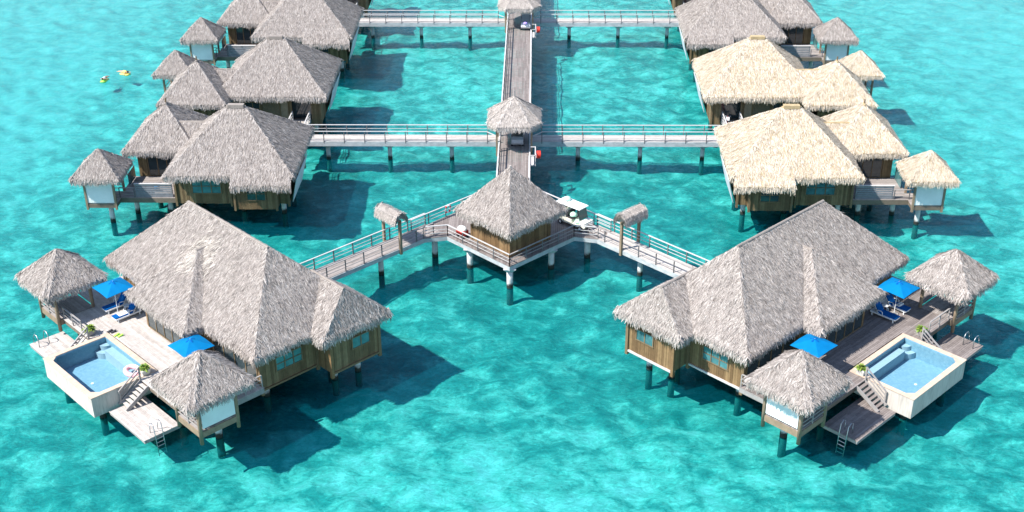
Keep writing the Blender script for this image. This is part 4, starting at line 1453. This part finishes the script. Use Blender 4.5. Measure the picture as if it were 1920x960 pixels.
golf_cart(5.45, 92.95, R(-42), 'white golf cart with cargo box parked beside the thatched cabin', cargo='linen', long=True)
golf_cart(0.28, 110.7, R(-90), 'grey golf cart in the shade of the nearer jetty shelter', body='clip_grey', roof='clip_grey')
golf_cart(0.78, 146.2, R(-90), 'white golf cart with purple load coming out of the farther shelter', body='white_paint')
tr_ = thing('covered_trolley', 'white covered trolley with red front peeking out left of the cabin', 'trolley', (-3.95, 91.0, DZ))
ft = Frame((-3.95, 91.0), (k, -k), (k, k))
box('body', 'red_paint', tr_, ft, -.42, .42, -.3, .3, DZ + .22, DZ + .62)
MB().lathe([(.5, .6), (.52, .72), (.46, .84), (.26, .9), (.02, .92)], (0, 0, DZ), 14, .85, .6).build('cover', 'white_paint', tr_, ft, True)
for a_ in (-.3, .3):
    for b_ in (-.26, .26):
        MB().tube([(a_, b_ - .03, DZ + .12), (a_, b_ + .03, DZ + .12)], .115, 10).build('wheel', 'black_rubber', tr_, ft)
        box('leg', 'dark_seat', tr_, ft, a_ - .02, a_ + .02, b_ - .02, b_ + .02, DZ + .12, DZ + .22)

def bundle(x, y, z, r, mat, label, name='laundry_bag', cat='bag', group=None):
    mb = MB()
    prof = [(r * .55, 0), (r * .95, r * .18), (r, r * .45), (r * .8, r * .85), (r * .3, r * 1.12), (r * .12, r * 1.2)]
    mb.lathe(prof, (x, y, z), 12)
    mb.v = [(p[0] + random.uniform(-.04, .04) * r * 2, p[1] + random.uniform(-.04, .04) * r * 2, p[2] + random.uniform(-.03, .03) * r) for p in mb.v]
    o = mb.build(name, mat, None, WORLD, True)
    return tag(o, label, cat, group)

k = 1 / math.sqrt(2)
def cartpt(a, b):
    return 5.45 + k * a + k * b, 92.95 - k * a + k * b
bundle(*cartpt(-.25, -.15), DZ + .885, .33, 'mint_cloth', 'mint green laundry bag on the seat of the white cargo cart')
bundle(*cartpt(.28, -.22), DZ + .455, .30, 'mint_cloth', 'mint green laundry bag on the footwell of the white cargo cart')
bundle(*cartpt(-1.2, .1), DZ + 1.935, .30, 'mint_cloth', 'pale mint bundle on the roof of the white cargo cart')
bundle(.75, 144.85, DZ + .865, .26, 'purple_cloth', 'purple bundle on the nose of the farther golf cart')
bundle(.55, 146.0, DZ + .885, .25, 'blue_canopy', 'blue bag on the seat of the farther golf cart')

# round red hose reels on the railings
def hose_reel(x, y, z, ang, label):
    r = thing('hose_reel', label, 'hose reel', (x, y, z), 'round red reels on the railings')
    f = Frame((x, y), (math.cos(ang), math.sin(ang)), (-math.sin(ang), math.cos(ang)))
    MB().tube([(0.05, 0, z), (.12, 0, z), (.34, 0, z), (.42, 0, z)], .36, 18).build('drum', 'red_paint', r, f, False)
    MB().tube([(.42, 0, z), (.47, 0, z)], .12, 12).build('hub', 'red_paint', r, f)
    box('bracket', 'rail_white', r, f, -.06, .05, -.1, .1, z - .3, z + .25)
    return r
hose_reel(2.05, 106.4, DZ + .62, 0, 'round red reel on the right rail by the nearer jetty shelter')
hose_reel(2.05, 143.5, DZ + .62, 0, 'round red reel on the right rail by the farther jetty shelter')
hose_reel(5.05, 95.25, DZ + .8, R(45), 'round red reel on the rail behind the white cargo cart')

lb = thing('lifebuoy', 'white lifebuoy ring hung on the left walkway railing by the cabin', 'lifebuoy', (-5.4, 94.75, DZ + .6))
kx = Vector((k, k, 0))
cpt = Vector((-5.35, 94.72, DZ + .68))
MB().tube([cpt + (kx * math.cos(t_) + Vector((0, 0, 1)) * math.sin(t_)) * .3 for t_ in np.linspace(0, 2 * math.pi, 20, endpoint=False)], .075, 8, closed=True).build('ring', 'white_vinyl', lb, WORLD, True)
for t0 in (.4, 2.0, 3.55, 5.1):
    MB().tube([cpt + (kx * math.cos(t_) + Vector((0, 0, 1)) * math.sin(t_)) * .3 for t_ in np.linspace(t0, t0 + .5, 5)], .082, 8).build('band', 'red_paint', lb, WORLD, True)

def bicycle(x, y, ang, label):
    b = thing('bicycle', label, 'bicycle', (x, y, DZ), 'bicycles at the bungalow entries')
    f = Frame((x, y), (math.cos(ang), math.sin(ang)), (-math.sin(ang), math.cos(ang)))
    z = DZ + .34
    for a in (-.52, .52):
        w = MB().tube([(a + .31 * math.cos(t_), 0, z + .31 * math.sin(t_)) for t_ in np.linspace(0, 2 * math.pi, 18, endpoint=False)], .028, 6, closed=True).build('wheel', 'black_rubber', b, f, True)
        MB().tube([(a, -.05, z), (a, .05, z)], .04, 8).build('hub', 'steel', w, f)
    fm = MB()
    for p, q in (((-.52, 0, z), (-.1, 0, z - .04)), ((-.1, 0, z - .04), (-.22, 0, z + .5)), ((-.22, 0, z + .45), (.36, 0, z + .48)), ((-.1, 0, z - .04), (.36, 0, z + .42)), ((-.52, 0, z), (-.2, 0, z + .42)), ((.52, 0, z), (.34, 0, z + .58))):
        fm.tube([p, q], .03, 6)
    fm.build('frame', 'red_paint', b, f)
    MB().tube([(.3, -.28, z + .66), (.36, -.1, z + .62), (.36, .1, z + .62), (.3, .28, z + .66)], .022, 6).build('handlebar', 'steel', b, f)
    MB().add([(-.36, -.1, z + .52), (-.08, -.04, z + .52), (-.08, .04, z + .52), (-.36, .1, z + .52), (-.36, -.1, z + .6), (-.08, -.03, z + .58), (-.08, .03, z + .58), (-.36, .1, z + .6)], MB.BF).build('saddle', 'dark_seat', b, f)
    box('basket', 'white_paint', b, f, .48, .76, -.17, .17, z + .36, z + .6)
bicycle(20.85, 115.4, R(-97), 'red bicycle with white basket at the cream bungalow entry ramp')
bicycle(20.95, 152.6, R(-95), 'red bicycle at the far right bungalow entry by the top edge')
bicycle(-21.2, 152.0, R(-80), 'red bicycle at the far left bungalow entry by the top edge')
bundle(21.75, 112.95, DZ + .01, .3, 'red_paint', 'red bag standing on the entry ramp of the cream bungalow', 'red_bag', 'bag')
tag(MB().lathe([(.02, 0), (.2, .12), (.28, .3), (.2, .5), (.02, .58)], (-31.3, 99.6, DZ + .012), 14).build('beach_ball', 'blue_canopy', None, WORLD, True), 'blue ball on the deck of the nearest left bungalow', 'ball')

# ------------------------------------------------------------------ swimmers
def swimmer(x, y, ang, label, float_mat, float_label, top, mode):
    ca, sa = math.cos(ang) * .9, math.sin(ang) * .9
    f = Frame((x, y), (ca, sa), (-sa, ca))
    fl = MB()
    for j, b in enumerate((-.27, -.09, .09, .27)):
        fl.tube([(-.35, b, .05), (-.2, b, .07), (.6, b, .07), (.8, b, .06)], .095, 8)
    fl.tube([(.82, -.3, .08), (.86, 0, .09), (.82, .3, .08)], .11, 8)
    tag(fl.build('air_mattress', float_mat, None, f, True), float_label, 'air mattress', 'air mattresses on the lagoon')
    J = {'pel': (-.05, 0, .28), 'chest': (.35, 0, .31), 'neck': (.56, 0, .33), 'head': (.74, 0, .37), 'top': (.86, 0, .38),
         'shl': (.46, .19, .31), 'ell': (.40 if mode else .30, .46, .24), 'hal': (.72 if mode else .12, .58, .16),
         'shr': (.46, -.19, .31), 'elr': (.40 if mode else .30, -.46, .24), 'har': (.72 if mode else .12, -.58, .16),
         'hil': (-.1, .1, .27), 'knl': (-.5, .14, .27), 'anl': (-.92, .13, .2), 'tol': (-1.08, .13, .18),
         'hir': (-.1, -.1, .27), 'knr': (-.5, -.14, .27), 'anr': (-.92, -.13, .2), 'tor': (-1.08, -.13, .18)}
    rad = {'pel': .15, 'chest': .15, 'neck': .065, 'head': .105, 'top': .08, 'sh': .07, 'el': .05, 'ha': .035, 'hi': .1, 'kn': .065, 'an': .042, 'to': .035}
    E_ = [('pel', 'chest'), ('chest', 'neck'), ('neck', 'head'), ('head', 'top'), ('chest', 'shl'), ('shl', 'ell'), ('ell', 'hal'), ('chest', 'shr'), ('shr', 'elr'), ('elr', 'har'),
          ('pel', 'hil'), ('hil', 'knl'), ('knl', 'anl'), ('anl', 'tol'), ('pel', 'hir'), ('hir', 'knr'), ('knr', 'anr'), ('anr', 'tor')]
    names = list(J)
    p = thing('person', label, 'person', (x, y, 0), 'people floating on the lagoon')
    me = bpy.data.meshes.new('body')
    base = Vector((x, y, 0))
    me.from_pydata([tuple(f.p(J[n]) - base) for n in names], [(names.index(a), names.index(b)) for a, b in E_], [])
    me.materials.append(MAT['skin'])
    body = bpy.data.objects.new('body', me)
    COL.objects.link(body)
    body.parent = p
    body.modifiers.new('skin', 'SKIN')
    for i, n in enumerate(names):
        r = rad.get(n, rad.get(n[:2], .06))
        me.skin_vertices[0].data[i].radius = (r, r)
        me.skin_vertices[0].data[i].use_root = (n == 'pel')
    sb = body.modifiers.new('sub', 'SUBSURF')
    sb.levels = sb.render_levels = 1
    ROOT_LOC[p.name] = base
    MB().lathe([(.06, -.1), (.115, -.03), (.12, .04), (.09, .1), (.02, .13)], (.78, 0, .4), 12).build('hair', 'hair_dark', p, f, True)
    MB().tube([(.5, 0, .33), (.3, 0, .33), (.05, 0, .31)], .175, 10, .17).build('shirt', top, p, f, True)
swimmer(-46.7, 133.8, R(-95), 'person in white shirt lying on a lime green air mattress', 'lime_vinyl', 'lime green air mattress under a swimmer far left', 'shirt_white', False)
swimmer(-45.2, 135.8, R(-28), 'person stretched out on a yellow air mattress', 'yellow_vinyl', 'yellow air mattress under a swimmer far left', 'yellow_vinyl', True)
